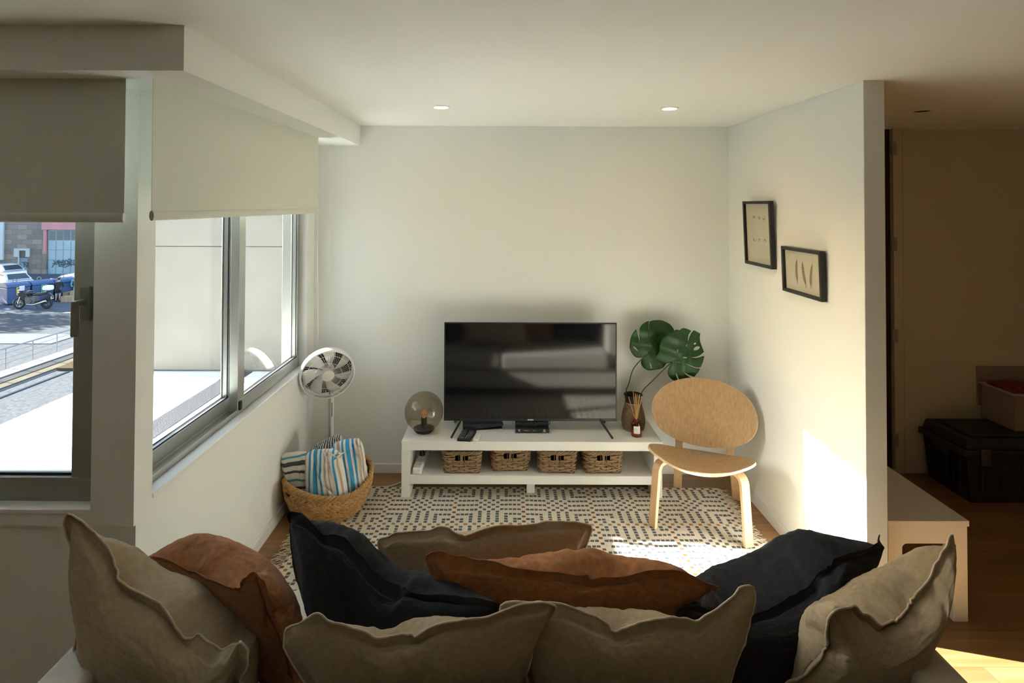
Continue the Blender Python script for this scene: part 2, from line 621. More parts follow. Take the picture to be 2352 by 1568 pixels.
hl.tube([(ib - 0.023, 2.019, 1.462), (ib - 0.026, 2.0, 1.461), (ib - 0.030, 1.985, 1.458)], 0.0105, 12)
hl.box(ib - 0.041, 1.976, 1.345, ib - 0.019, 1.994, 1.469)
hl.build('handle_grip', M['handle'], s2o, bevel=0.005, seg=3)

# ------------------------------------------------------------------ roller blinds


def roller(label, p0, p1, zt, zb, chain=None):
    """a blind hanging between two plan points"""
    t = thing('roller_blind', label, 'blind', (*p0, zb), 0, 'roller blinds at the windows')
    a, b = Vector((*p0, 0)), Vector((*p1, 0))
    d = (b - a).normalized()
    nrm = Vector((-d.y, d.x, 0))
    m = MB()
    m.obox((a + b) / 2 + Vector((0, 0, (zt + zb) / 2)), (b - a) / 2, nrm * 0.0006, Vector((0, 0, (zt - zb) / 2)))
    m.build('blind_fabric', M['blind'], t, off=t.location)
    h = MB()
    pts = [(math.cos(k / 12 * 2 * PI) * 0.006, math.sin(k / 12 * 2 * PI) * 0.0155) for k in range(12)]
    h.prism(pts, lambda u, v, s_: a + d * s_ + nrm * u + Vector((0, 0, zb + 0.0155 + v)), 0.004, (b - a).length - 0.004)
    ho_ = h.build('hem_bar', M['blind'], t, off=t.location)
    pts2 = [(u * 1.15, v * 1.05) for u, v in pts]
    for q0, q1, mm in ((0, 0.004, M['alu_d']), ((b - a).length - 0.004, (b - a).length, M['whitep'])):
        MB().prism(pts2, lambda u, v, s_: a + d * s_ + nrm * u + Vector((0, 0, zb + 0.0155 + v)), q0, q1).build('end_cap', mm, ho_, off=t.location)
    if chain:
        c = MB()
        for cx_, cy_, zb_ in chain:
            c.tube([(cx_, cy_, zt - 0.0), (cx_ + 0.003, cy_, (zt + zb_) / 2), (cx_ + 0.012, cy_, zb_ + 0.15), (cx_ + 0.008, cy_, zb_)], 0.0022, 6)
        c.build('bead_chain', M['whitep'], t, off=t.location)
    return t


roller('wide pale grey roller blind drawn halfway over the window left of the corner', (-2.95, 1.84), (-1.208, 1.84), 2.207, 1.745)
roller('pale grey roller blind beside the sliding window with cord hanging near the back wall', (-1.112, 1.826), (-1.098, 3.44), 2.207, 1.752,
       [(-1.155, 3.86, 0.82), (-1.215, 3.80, 0.82)])

# ------------------------------------------------------------------ ceiling downlights
M['lamp'] = emit('lit lamp glass', (1.0, 0.86, 0.62), 3.0)
M['lampoff'] = mat('unlit lamp glass', (0.35, 0.33, 0.29), 0.4)


def downlight(label, x, y, lit=True, power=0.8):
    t = thing('ceiling_light', label, 'ceiling light', (x, y, ZC), 0, 'recessed spots in the ceiling')
    MB().lathe([(0.036, -0.001), (0.040, -0.006), (0.047, -0.006), (0.052, -0.0005), (0.052, 0.0)], n=40).build('trim_ring', M['whitep'], t)
    MB().lathe([(0.036, -0.0035), (0.0, -0.0035)], n=40).build('lens', M['lamp'] if lit else M['lampoff'], t)
    if lit:
        l = bpy.data.lights.new('spot lamp', 'SPOT')
        l.energy, l.color, l.spot_size, l.spot_blend, l.shadow_soft_size = power, (1, 0.84, 0.6), R(100), 0.7, 0.03
        lo = bpy.data.objects.new('spot_lamp', l)
        lo.location = (0, 0, -0.012)
        lo.parent = t
        COL.objects.link(lo)


downlight('lit round recessed ceiling spot above the left half of the television', -0.329, 3.14)
downlight('lit round recessed ceiling spot above the wooden chair', 0.930, 3.156)
downlight('unlit recessed ceiling spot in the dark hall beyond the partition wall', 2.364, 3.213, False)

# ------------------------------------------------------------------ rug
def make_rug():
    t = thing('rug', 'flatwoven cream rug with grey and rust dashes and fringed ends on the wooden floor', 'rug', (0.14, 2.81, 0))
    NC, NR, PXU, PYU = 97, 67, 2.46 / 97, 0.0257
    x_0, y_0 = -1.09, 3.675
    cols = [0.0]
    for c in range(NC):
        cols += [c * PXU + PXU * 0.11, c * PXU + PXU * 0.89]
    cols.append(NC * PXU)
    rows = [0.0]
    for r in range(NR):
        rows += [r * PYU + PYU * 0.12, r * PYU + PYU * 0.88]
    rows.append(NR * PYU)
    rr = random.Random(3)
    amp = [rr.uniform(-1, 1) for _ in range(400)]
    vs = []
    for j, yy in enumerate(rows):
        for i, xx in enumerate(cols):
            jx = rr.uniform(-.0016, .0016)
            jy = rr.uniform(-.0016, .0016)
            wx = 0.006 * math.sin(yy * 9 + 1.0) * (1 if i in (0, len(cols) - 1) else 0.4)
            vs.append((x_0 + xx + jx + wx - 0.14, y_0 - yy + jy + 0.004 * math.sin(xx * 7) - 2.81, 0.010 + 0.0012 * math.sin(xx * 11 + yy * 5)))

    def kind(c, r):
        h = r % 16
        q = c % 16
        if h == 0 or r == NR - 1:
            return (2 if r in (0, NR - 1) else 3) if q % 2 else 0
        if q == 0:
            return 2 if h % 2 else 0
        q = min(q, 16 - q)
        if q in (6, 8):
            return 1 if h in (1, 2, 3, 4, 5, 7, 9, 11, 12, 13, 14, 15) else 0
        if h in (6, 8, 10):
            return 1 if q in (1, 2, 3, 4, 5, 7) else 0
        if h in (4, 12):
            return 1 if q <= 4 else 0
        if q == 4:
            return 1 if h < 4 or h > 12 else 0
        if q == 2:
            return 1 if h in (1, 2, 14, 15) else 0
        if q == 1:
            return 1 if h in (2, 14) else 0
        return 0
    k = len(cols)
    m = MB()
    fs, ms = [], []
    for j in range(len(rows) - 1):
        for i in range(k - 1):
            fs.append((j * k + i, (j + 1) * k + i, (j + 1) * k + i + 1, j * k + i + 1))
            if i % 2 == 1 and j % 2 == 1:
                kk = kind((i - 1) // 2, (j - 1) // 2)
                if kk and rr.random() < 0.012:
                    kk = 0
                ms.append(kk)
            else:
                ms.append(0)
    m.v, m.f, m.m = vs, fs, ms
    cream = mat('cream wool', (0.66, 0.59, 0.46), 0.95, spec=0.1, bump=0.5, bscale=420, var=0.08, vscale=60, sheen=0.2)
    slate = mat('slate grey wool', (0.115, 0.118, 0.118), 0.95, spec=0.1, bump=0.5, bscale=420, var=0.3, vscale=60)
    rustw = mat('rust wool', (0.21, 0.10, 0.035), 0.95, spec=0.1, bump=0.5, bscale=420, var=0.25, vscale=60)
    ochre = mat('ochre wool', (0.36, 0.20, 0.075), 0.95, spec=0.1, bump=0.5, bscale=420, var=0.2, vscale=60)
    m.build('woven_field', [cream, slate, rustw, ochre], t, smooth=False, solid=0.008, fix=False)
    for side in (-1, 1):
        fr_ = MB()
        xe = (x_0 if side < 0 else x_0 + 2.46) - 0.14
        for q in range(230):
            yy = y_0 - 2.81 - 1.722 * (q + rr.uniform(0, .8)) / 230
            ln = rr.uniform(.045, .075)
            a = rr.uniform(-.35, .35)
            pts = [(xe + side * ln * s_, yy + a * ln * s_ + 0.008 * math.sin(s_ * 5 + q), 0.009 - 0.005 * s_ + 0.003 * math.sin(q + s_ * 6)) for s_ in (0, .35, .7, 1)]
            fr_.tube(pts, [.0022, .0024, .002, .0013], 4)
        o = fr_.build('fringe', cream, t)
        o['kind'] = 'stuff'
    return t


make_rug()

# ------------------------------------------------------------------ television bench
TX0, TX1, TY0, TY1 = -0.603, 0.997, 3.542, 3.888
tb = thing('television_bench', 'long low white television bench with open lower shelf against the back wall', 'tv bench', (0.197, 3.715, 0))
off = tb.location
B(TX0, TY0, 0.300, TX1, TY1, 0.355).build('top', M['white'], tb, bevel=0.0015, off=off)
B(TX0 + 0.052, TY0, 0.095, TX1 - 0.052, TY1, 0.147).build('shelf', M['white'], tb, bevel=0.0015, off=off)
for a, b in ((TX0, TX0 + 0.052), (TX1 - 0.052, TX1)):
    B(a, TY0, 0.0142, b, TY1, 0.2995).build('side_panel', M['white'], tb, bevel=0.0015, off=off)
B(0.182, TY1 - 0.13, 0.147, 0.200, TY1, 0.300).build('divider', M['white'], tb, off=off)
B(0.168, 3.60, 0.0142, 0.218, 3.65, 0.095).build('leg', M['white'], tb, off=off, bevel=0.0015)
ZT = 0.355

# ------------------------------------------------------------------ television
tv = thing('television', 'large black flat television with dark glossy screen on the white bench', 'television', (0.196, 3.72, ZT))
off = tv.location
M['bezel'] = mat('black tv plastic', (0.010, 0.011, 0.012), 0.32)
M['screen'] = mat('tv screen', (0.005, 0.005, 0.006), 0.075, spec=0.55)
tx0, tx1, tz0, tz1 = -0.361, 0.752, 0.418, 1.048
bz = MB()
bz.box(tx0, 3.712, tz0, tx1, 3.722, tz0 + 0.016).box(tx0, 3.712, tz1 - 0.008, tx1, 3.722, tz1).box(tx0, 3.712, tz0 + 0.016, tx0 + 0.008, 3.722, tz1 - 0.008).box(tx1 - 0.008, 3.712, tz0 + 0.016, tx1, 3.722, tz1 - 0.008)
bz.build('bezel', M['bezel'], tv, off=off, bevel=0.001)
bb = MB().box(tx0 + 0.002, 3.722, tz0 + 0.003, tx1 - 0.002, 3.738, tz1 - 0.002).box(tx0 + 0.2, 3.738, tz0 + 0.03, tx1 - 0.2, 3.772, tz1 - 0.18)
bb.build('back_case', M['bezel'], tv, off=off, bevel=0.004)
B(tx0 + 0.008, 3.7145, tz0 + 0.016, tx1 - 0.008, 3.722, tz1 - 0.008).build('screen', M['screen'], tv, off=off)
M['mark'] = mat('pale printed mark', (0.75, 0.75, 0.75), 0.4)
lg = MB()
for q in range(7):
    lg.box(0.178 + q * 0.0055, 3.7105, tz0 + 0.004, 0.182 + q * 0.0055, 3.7125, tz0 + 0.0115)
lg.build('maker_mark', M['mark'], tv, off=off)
for xf, xt in ((-0.302, -0.245), (0.700, 0.640)):
    m = MB()
    m.tube([(xt, 3.724, tz0 + 0.012), (xf, 3.585, ZT + 0.006)], 0.0085, 6, flat=0.7)
    m.tube([(xt, 3.724, tz0 + 0.012), (xf, 3.852, ZT + 0.006)], 0.0085, 6, flat=0.7)
    m.build('foot', M['black'], tv, off=off)

# ------------------------------------------------------------------ router, adapter box, remotes
rt = thing('set_top_box', 'flat black set-top box with printed ring mark under the middle of the television', 'set-top box', (0.206, 3.73, ZT))
B(-0.108, -0.06, 0.004, 0.108, 0.07, 0.030).build('body', M['black'], rt, bevel=0.006, seg=3)
B(-0.09, -0.05, 0.0, 0.09, 0.06, 0.004).build('base', M['blackm'], rt)
B(-0.108, -0.015, 0.0302, 0.108, 0.07, 0.056).build('upper_case', M['black'], rt, bevel=0.005, seg=3)
for q in ((-0.088, 0.018, -0.078, 0.024), (-0.088, 0.0115, -0.075, 0.0128), (0.066, 0.0095, 0.088, 0.0112), *[(xx, 0.0165, xx + 0.004, 0.0195) for xx in (-0.053, -0.043, -0.035, -0.027, 0.006, 0.012)]):
    B(q[0], -0.0612, q[1], q[2], -0.0598, q[3]).build('printed_mark', M['mark'], rt)
MB().tube([(0.077 + 0.0052 * math.cos(a * PI / 8), -0.0606, 0.0195 + 0.0052 * math.sin(a * PI / 8)) for a in range(16)], 0.0013, 6, closed=True).build('printed_ring', M['mark'], rt)
MB().tube([(-0.09, 0.03, 0.058), (-0.085, -0.03, 0.064), (-0.055, -0.052, 0.046), (-0.03, -0.045, 0.04)], 0.0022, 6).build('cable', M['black'], rt)
MB().tube([(0.055, 0.03, 0.066), (0.045, -0.03, 0.06), (0.02, -0.05, 0.044), (0.012, -0.045, 0.042)], 0.0022, 6).build('cable', M['black'], rt)
MB().tube([(0.108, 0.05, 0.07), (0.118, 0.0, 0.06), (0.112, -0.03, 0.045), (0.105, -0.01, 0.038)], 0.0022, 6).build('cable', M['black'], rt)
ad = thing('streaming_box', 'thin dark wedge-shaped box lying behind the left foot of the television', 'device', (-0.105, 3.75, ZT), R(9))
MB().prism([(-0.135, 0.0), (0.125, 0.022), (0.125, 0.034), (-0.135, 0.046)], lambda u, v, s_: (u, s_, v), -0.03, 0.05).build('case', mat('dark blue black plastic', (0.012, 0.013, 0.022), 0.4), ad, bevel=0.002)
B(-0.13, -0.02, 0.0, 0.12, 0.05, 0.002).build('foot_pad', M['blackm'], ad)


def remote(label, loc, rz, w_, l_, col, buttons, h=0.016):
    t = thing('remote_control', label, 'remote control', loc, rz, 'remote controls on the bench')
    B(-w_ / 2, -l_ / 2, 0, w_ / 2, l_ / 2, h).build('case', col, t, bevel=0.005, seg=3)
    if buttons:
        m = MB()
        rr = random.Random(len(label))
        for r_ in range(buttons):
            for c in range(3):
                if rr.random() < .85:
                    xx, yy = (c - 1) * w_ * .27, -l_ * .40 + l_ * .8 * r_ / (buttons - 1)
                    s_ = 0.0028 if rr.random() < .75 else 0.0045
                    m.box(xx - s_, yy - s_ * .7, h - .0004, xx + s_, yy + s_ * .7, h + .0012)
        m.build('buttons', mat('grey button print', (0.38, 0.38, 0.38), 0.5), t)


remote('long black remote control at the left beside the television foot', (-0.228, 3.628, ZT), R(-9), 0.045, 0.175, M['black'], 9)
remote('black remote control with pale keys between the other black remote and the white one', (-0.186, 3.610, ZT), R(-12), 0.044, 0.150, M['black'], 10, 0.018)
remote('small white remote control right of the two black ones', (-0.143, 3.592, ZT), R(-8), 0.034, 0.088, M['whitep'], 0, 0.012)

# ------------------------------------------------------------------ globe lamp
gl = thing('globe_lamp', 'smoked glass globe lamp on a black disc at the left end of the bench', 'table lamp', (-0.487, 3.70, ZT))
MB().lathe([(0.0, 0.0), (0.052, 0.0), (0.056, 0.004), (0.056, 0.010), (0.0, 0.012)], n=40).build('base', M['blackm'], gl)
MB().lathe([(0.0, 0.012), (0.066, 0.015), (0.068, 0.022), (0.052, 0.028), (0.018, 0.031), (0.0185, 0.086), (0.0, 0.086)], n=40).build('socket', M['blackm'], gl)
MB().lathe([(0.0, 0.086), (0.011, 0.087), (0.012, 0.098), (0.019, 0.112), (0.021, 0.122), (0.016, 0.135), (0.006, 0.141), (0.0, 0.142)], n=24).build('bulb', mat('frosted amber bulb', (0.72, 0.42, 0.25), 0.25), gl)
gs = [(0.045, 0.012)]
for k in range(2, 33):
    a = -PI / 2 + PI * k / 32
    if a > -1.18:
        gs.append((max(0.0, 0.124 * math.cos(a)), 0.126 + 0.124 * math.sin(a)))
MB().lathe(gs, n=56).build('globe', glassy('smoked glass', (0.72, 0.66, 0.56), 1.0), gl)

# ------------------------------------------------------------------ wicker boxes on the shelf
M['wicker'] = island_var('willow rods', [(0.30, 0.19, 0.095), (0.40, 0.265, 0.14), (0.22, 0.13, 0.065), (0.34, 0.22, 0.12)], 0.6)
M['wickerd'] = mat('dark rod core', (0.10, 0.055, 0.028), 0.8)


def rrect(u, hx, hy, rc):
    """point and outward normal on a rounded rectangle, u in 0..1, starting mid front (-y side)"""
    sx, sy = 2 * (hx - rc), 2 * (hy - rc)
    arc = PI * rc / 2
    tot = 2 * sx + 2 * sy + 4 * arc
    d = (u % 1.0) * tot + sx / 2
    segs = [('l', (-(hx - rc), -hy), (1, 0), sx, (0, -1)), ('a', (hx - rc, -(hy - rc)), -PI / 2), ('l', (hx, -(hy - rc)), (0, 1), sy, (1, 0)), ('a', (hx - rc, hy - rc), 0),
            ('l', (hx - rc, hy), (-1, 0), sx, (0, 1)), ('a', (-(hx - rc), hy - rc), PI / 2), ('l', (-hx, hy - rc), (0, -1), sy, (-1, 0)), ('a', (-(hx - rc), -(hy - rc)), PI)]
    d %= tot
    for s_ in segs:
        ln = s_[3] if s_[0] == 'l' else arc
        if d <= ln:
            if s_[0] == 'l':
                return s_[1][0] + s_[2][0] * d, s_[1][1] + s_[2][1] * d, s_[4][0], s_[4][1]
            a = s_[2] + d / rc
            return s_[1][0] + rc * math.cos(a), s_[1][1] + rc * math.sin(a), math.cos(a), math.sin(a)
        d -= ln
    return -(hx - rc), -hy, 0, -1


def make_wicker():
    t = empty('wicker_basket', (0, 0, 0))
    hx, hy, h = 0.119, 0.132, 0.138
    NS = 26
    m = MB()
    rr = random.Random(11)
    rows_ = 9
    for k in range(rows_):
        z = 0.010 + k * (h - 0.030) / (rows_ - 1)
        sc_ = 0.93 + 0.07 * z / h
        run = []
        N = NS * 6
        ph = (k % 2) * PI
        for i in range(N + 1):
            u = i / N
            x, y, nx, ny = rrect(u, hx * sc_, hy * sc_, 0.035)
            o_ = 0.0042 * math.sin(NS * u * PI * 2 / 2 + ph)
            hole = y < -hy * .8 and 0.078 < z < 0.108 and abs(x) < 0.036
            if hole:
                if len(run) > 2:
                    m.tube(run, 0.0044, 6)
                run = []
                continue
            run.append((x + nx * o_, y + ny * o_, z + 0.0025 * math.sin(u * 40 + k * 2.1) + rr.uniform(-.0007, .0007)))
        if len(run) > 2:
            m.tube(run, 0.0044, 6)
        # the second rod of the pair, woven the other way
        run = []
        for i in range(N + 1):
            u = i / N
            x, y, nx, ny = rrect(u, hx * sc_, hy * sc_, 0.035)
            o_ = -0.0042 * math.sin(NS * u * PI * 2 / 2 + ph)
            hole = y < -hy * .8 and 0.072 < z < 0.108 and abs(x) < 0.036
            if hole:
                if len(run) > 2:
                    m.tube(run, 0.0042, 6)
                run = []
                continue
            run.append((x + nx * o_, y + ny * o_, z + 0.006 + 0.0025 * math.sin(u * 37 + k * 1.3)))
        if len(run) > 2:
            m.tube(run, 0.0042, 6)
    m.build('woven_wall', M['wicker'], t)
    st = MB()
    for i in range(NS * 1):
        u = (i + .5) / NS
        x, y, nx, ny = rrect(u, hx, hy, 0.035)
        st.tube([(x * .93, y * .93, 0.004), (x, y, h - 0.01)], 0.0030, 5)
    st.build('stakes', M['wickerd'], t)
    ri = MB()
    for q in range(3):
        pts = []
        for i in range(160):
            u = i / 160
            x, y, nx, ny = rrect(u, hx, hy, 0.035)
            a = u * 2 * PI * 16 + q * 2 * PI / 3
            pts.append((x + nx * 0.006 * math.cos(a), y + ny * 0.006 * math.cos(a), h - 0.010 + 0.006 * math.sin(a)))
        ri.tube(pts, 0.0050, 6, closed=True)
    ri.build('rim', M['wicker'], t)
    hdl = MB()
    for xx in (-0.0045, 0.0045):
        hdl.tube([(xx, -hy * .985 - .003, 0.062), (xx * .8, -hy * .99 - .004, 0.09), (xx, -hy * .985 - .003, 0.118)], 0.0036, 6)
    hdl.build('handle', M['wicker'], t)
    B(-hx * .9, -hy * .9, 0.0, hx * .9, hy * .9, 0.006).build('base', M['wickerd'], t)
    return t


wk = make_wicker()
pl = [(-0.236, 3.696, 'wicker storage basket nearest the power strip on the bench shelf'),
      (0.060, 3.730, 'wicker storage basket just left of the shelf divider'),
      (0.359, 3.705, 'wicker storage basket just right of the shelf divider'),
      (0.641, 3.705, 'wicker storage basket nearest the wooden chair on the bench shelf')]
for i, (x, y, lab) in enumerate(pl):
    o = wk if i == 0 else copy_tree(wk)
    o.location = (x, y, 0.147)
    o.rotation_euler.z = (0.0, R(2), R(-1.5), R(0.5))[i]
    tag(o, lab, 'basket', 'wicker baskets on the bench shelf')

# power strip with plug and cables
ps = thing('power_strip', 'white power strip with a black plug at the left end of the bench shelf', 'power strip', (-0.503, 3.70, 0.147), R(-3))
B(-0.028, -0.145, 0, 0.028, 0.145, 0.040).build('housing', M['whitep'], ps, bevel=0.010, seg=4)
for yy in (-0.095, -0.03, 0.035, 0.1):
    so = MB().lathe([(0.0, 0.0402), (0.019, 0.0402), (0.020, 0.0415), (0.0215, 0.0395)], c=(0, yy, 0), n=28).build('socket', M['skirt'], ps)
    MB().lathe([(0.0, 0.041), (0.0025, 0.041), (0.0025, 0.0418), (0, 0.0418)], c=(-.009, yy, 0), n=10).lathe([(0.0, 0.041), (0.0025, 0.041), (0.0025, 0.0418), (0, 0.0418)], c=(.009, yy, 0), n=10).build('contact_hole', M['gasket'], so)
pg = MB().lathe([(0.0, 0.0425), (0.018, 0.0425), (0.0175, 0.058), (0.009, 0.075), (0.0, 0.076)], c=(0, 0.035, 0), n=20).build('plug', M['black'], ps)
MB().tube([(0, 0.035, 0.072), (0.004, 0.05, 0.10), (0.02, 0.08, 0.12), (0.06, 0.12, 0.10), (0.10, 0.15, 0.075), (0.16, 0.15, 0.09), (0.20, 0.16, 0.06)], 0.0032, 7).build('cable', M['black'], pg)

# ------------------------------------------------------------------ vase with monstera leaves
VX, VY = 0.868, 3.755
vs_ = thing('vase', 'black vase wrapped in woven tan cord holding two monstera leaves', 'vase', (VX, VY, ZT))
prof = [(0.0, 0.0), (0.060, 0.0), (0.068, 0.012), (0.073, 0.045), (0.072, 0.075), (0.064, 0.115), (0.054, 0.150), (0.050, 0.172)]
MB().lathe(prof + [(0.052, 0.19), (0.058, 0.215), (0.062, 0.222), (0.058, 0.222), (0.049, 0.195), (0.047, 0.16), (0.05, 0.05), (0.0, 0.03)], n=44).build('pot', mat('black glazed clay', (0.016, 0.012, 0.010), 0.4), vs_)
cw = MB()


def vr(z):
    for (r0, a), (r1, b) in zip(prof[1:], prof[2:]):
        if a <= z <= b:
            return r0 + (r1 - r0) * (z - a) / (b - a)
    return prof[-1][0]


for dr in (-1, 1):
    for q in range(36):
        pts = []
        for k in range(25):
            z = 0.006 + 0.164 * k / 24
            a = q / 36 * 2 * PI + dr * k / 24 * 3.4
            r_ = vr(z) + 0.0022 + 0.0008 * dr * math.sin(k * 1.5 + q)
            pts.append((r_ * math.cos(a), r_ * math.sin(a), z))
        cw.tube(pts, 0.0013, 5)
for z in (0.004, 0.172):
    cw.tube([((vr(z) + .002) * math.cos(a * PI / 20), (vr(z) + .002) * math.sin(a * PI / 20), z) for a in range(40)], 0.0025, 6, closed=True)
cw.build('cord_wrap', island_var('tan seagrass cord', [(0.26, 0.17, 0.085), (0.34, 0.23, 0.12), (0.17, 0.10, 0.05)], 0.8), vs_)

M['leaf'] = mat('monstera leaf', (0.016, 0.060, 0.010), 0.42, spec=0.35, var=0.35, vscale=14, bump=0.15, bscale=90)
M['stem'] = mat('leaf stalk', (0.035, 0.060, 0.014), 0.5)


def leaf_mesh(name, outline, holes, junction, mid, Y, parent, tilt, stem_pts, label, veins=6):
    """outline measured off the leaf's face in a 5.6x enlargement; Y = its distance, tilt = how far points lean towards the room"""
    k = Y / FPX / 5.6
    jx, jy = junction
    sm = []
    for q in range(len(outline)):
        p0, p1, p2, p3 = (Vector(outline[(q + d_) % len(outline)]) for d_ in (-1, 0, 1, 2))
        ang = lambda a, b, c: (b - a).angle(c - b) if (b - a).length * (c - b).length > 0 else 0
        sm.append(tuple(p1))
        if (p2 - p1).length > 22:
            s1 = ang(p0, p1, p2) < 1.0
            s2 = ang(p1, p2, p3) < 1.0
            m1 = (p2 - p0) * .5 * min(1, (p2 - p1).length / max(1, (p2 - p0).length) * 2) if s1 else (p2 - p1)
            m2 = (p3 - p1) * .5 * min(1, (p2 - p1).length / max(1, (p3 - p1).length) * 2) if s2 else (p2 - p1)
            for t_ in (.33, .66):
                h = (2 * t_ ** 3 - 3 * t_ ** 2 + 1) * p1 + (t_ ** 3 - 2 * t_ ** 2 + t_) * m1 + (-2 * t_ ** 3 + 3 * t_ ** 2) * p2 + (t_ ** 3 - t_ ** 2) * m2
                sm.append(tuple(h))
    pol = [((x - jx) * k, -(y - jy) * k) for x, y in sm]
    hol = [[((x - jx) * k, -(y - jy) * k) for x, y in h_] for h_ in holes]
    verts, edges = [], []
    for ring in [pol] + hol:
        o_ = len(verts)
        verts += [Vector(p) for p in ring]
        edges += [(o_ + i, o_ + (i + 1) % len(ring)) for i in range(len(ring))]
    xs, ys = [p[0] for p in pol], [p[1] for p in pol]

    def inside(p, poly):
        c = False
        for (x1, y1), (x2, y2) in zip(poly, poly[1:] + poly[:1]):
            if (y1 > p[1]) != (y2 > p[1]) and p[0] < (x2 - x1) * (p[1] - y1) / (y2 - y1) + x1:
                c = not c
        return c
    st = 0.011
    x = min(xs)
    while x < max(xs):
        y = min(ys)
        while y < max(ys):
            if inside((x, y), pol) and not any(inside((x, y), h_) for h_ in hol):
                verts.append(Vector((x, y)))
            y += st
        x += st
    V, E_, F, *_ = delaunay_2d_cdt(verts, edges, [], 0, 1e-5)
    d = Vector(((mid[0] - jx) * k, -(mid[1] - jy) * k)).normalized()
    nrm = Vector((-d.y, d.x))
    m = MB()
    jw = Vector(at(1400 + jx / 5.6, 730 + jy / 5.6, Y)) - Vector(parent.location)

    def lift(p):
        a, b = p.x * d.x + p.y * d.y, p.x * nrm.x + p.y * nrm.y
        depth = -tilt * a + 1.6 * a * a - 0.22 * abs(b) + 1.1 * b * b + 0.004 * math.sin(a * 60 + abs(b) * 40)
        return depth
    m.v = [(jw.x + p.x, jw.y + lift(p), jw.z + p.y) for p in V]
    for f in F:
        c = sum((V[i] for i in f), Vector((0, 0))) / len(f)
        if inside(c, pol) and not any(inside(c, h_) for h_ in hol):
            m.f.append(tuple(f))
            m.m.append(0)
    lo_ = m.build(name, M['leaf'], parent, solid=0.0012, fix=True)
    # veins
    vm = MB()
    L = (Vector(((mid[0] - jx) * k, -(mid[1] - jy) * k))).length
    P3 = lambda q: (jw.x + q.x, jw.y + lift(q) - 0.0012, jw.z + q.y)
    vm.tube([P3(d * L * s_ / 10) for s_ in range(0, 10)], [0.0016 * (1 - s_ / 12) for s_ in range(10)], 5)
    for v_ in range(1, veins):
        for sg in (-1, 1):
            base = d * L * v_ / (veins + 1) * .85
            dirv = (d * .55 + nrm * sg * .85).normalized()
            pts = [base + dirv * s_ * 0.012 for s_ in range(5)]
            if all(inside(p, pol) and not any(inside(p, h_) for h_ in hol) for p in pts):
                vm.tube([P3(p) for p in pts], 0.0007, 4)
    vm.build('veins', mat('leaf vein', (0.05, 0.12, 0.035), 0.45), lo_)
    sp = [Vector(p) - Vector(parent.location) for p in stem_pts] + [jw + Vector((0, 0.002, 0))]
    # smooth the stalk
    fine = []
    for i in range(len(sp) - 1):
        p0, p1, p2, p3 = sp[max(i - 1, 0)], sp[i], sp[i + 1], sp[min(i + 2, len(sp) - 1)]
        for q in range(8):
            t_ = q / 8
            fine.append(0.5 * ((2 * p1) + (p2 - p0) * t_ + (2 * p0 - 5 * p1 + 4 * p2 - p3) * t_ ** 2 + (3 * p1 - p0 - 3 * p2 + p3) * t_ ** 3))
    fine.append(sp[-1])
    MB().tube(fine, 0.0034, 8).build('stalk', M['stem'], lo_)
    return lo_


L1 = [(478, 470), (455, 490), (420, 505), (370, 512), (330, 500), (295, 465), (270, 420), (257, 370), (258, 310), (272, 255), (295, 200), (335, 142), (346, 170), (364, 235), (387, 330),
      (384, 260), (380, 200), (385, 140), (405, 110), (440, 80), (480, 60), (517, 51), (508, 140), (493, 275), (508, 170), (526, 58), (570, 47), (630, 46), (700, 55), (770, 85), (825, 120),
      (865, 190), (852, 280), (820, 380), (790, 470), (740, 560), (690, 622), (640, 648), (570, 665), (520, 672), (465, 660), (430, 630), (412, 590), (415, 550), (435, 510)]
H1 = [[(300, 355), (330, 375), (370, 420), (362, 426), (325, 398), (302, 365)], [(516, 575), (528, 573), (546, 648), (533, 646), (518, 600)]]
L2 = [(805, 560), (775, 610), (755, 660), (750, 700), (760, 740), (790, 780), (830, 805), (880, 818), (940, 812), (1000, 795), (1062, 772), (985, 727), (918, 660), (990, 712), (1080, 750),
      (1110, 710), (1140, 680), (1160, 650), (1090, 636), (1010, 606), (958, 580), (1015, 593), (1090, 622), (1172, 632), (1200, 590), (1222, 540), (1235, 500), (1140, 512), (1045, 512), (1120, 499), (1180, 487),
      (1237, 452), (1220, 400), (1205, 340), (1205, 290), (1220, 235), (1180, 215), (1130, 185), (1100, 192), (1050, 250), (1014, 312), (1032, 240), (1078, 184), (1030, 160), (970, 142), (935, 150), (915, 165),
      (870, 158), (840, 170), (800, 180), (765, 200), (700, 250), (660, 300), (640, 370), (640, 440), (600, 500), (590, 530), (640, 570), (700, 590), (750, 580)]
H2 = [[(860, 402), (880, 402), (880, 440), (862, 440)], [(988, 372), (998, 345), (1008, 350), (998, 378)], [(1100, 345), (1120, 335), (1143, 340), (1125, 355), (1102, 356)],
      [(1087, 408), (1110, 386), (1150, 378), (1187, 388), (1180, 408), (1140, 422), (1098, 424)], [(938, 500), (955, 495), (998, 508), (990, 517), (950, 514)], [(875, 562), (905, 566), (903, 576), (876, 573)],
      [(850, 702), (862, 703), (893, 798), (880, 796), (855, 740)]]
zz = ZT
leaf_mesh('monstera_leaf', L1, H1, (478, 470), (760, 130), 3.76, vs_, 0.10,
          [(VX - .015, VY, zz + .06), (VX - .046, VY + .002, zz + .225), at(1444.5, 880, 3.757), at(1456, 845, 3.757)], '')
leaf_mesh('monstera_leaf', L2, H2, (805, 560), (1160, 300), 3.70, vs_, 0.12,
          [(VX + .015, VY, zz + .06), (VX + .046, VY - .01, zz + .225), at(1500, 873, 3.73)], '')

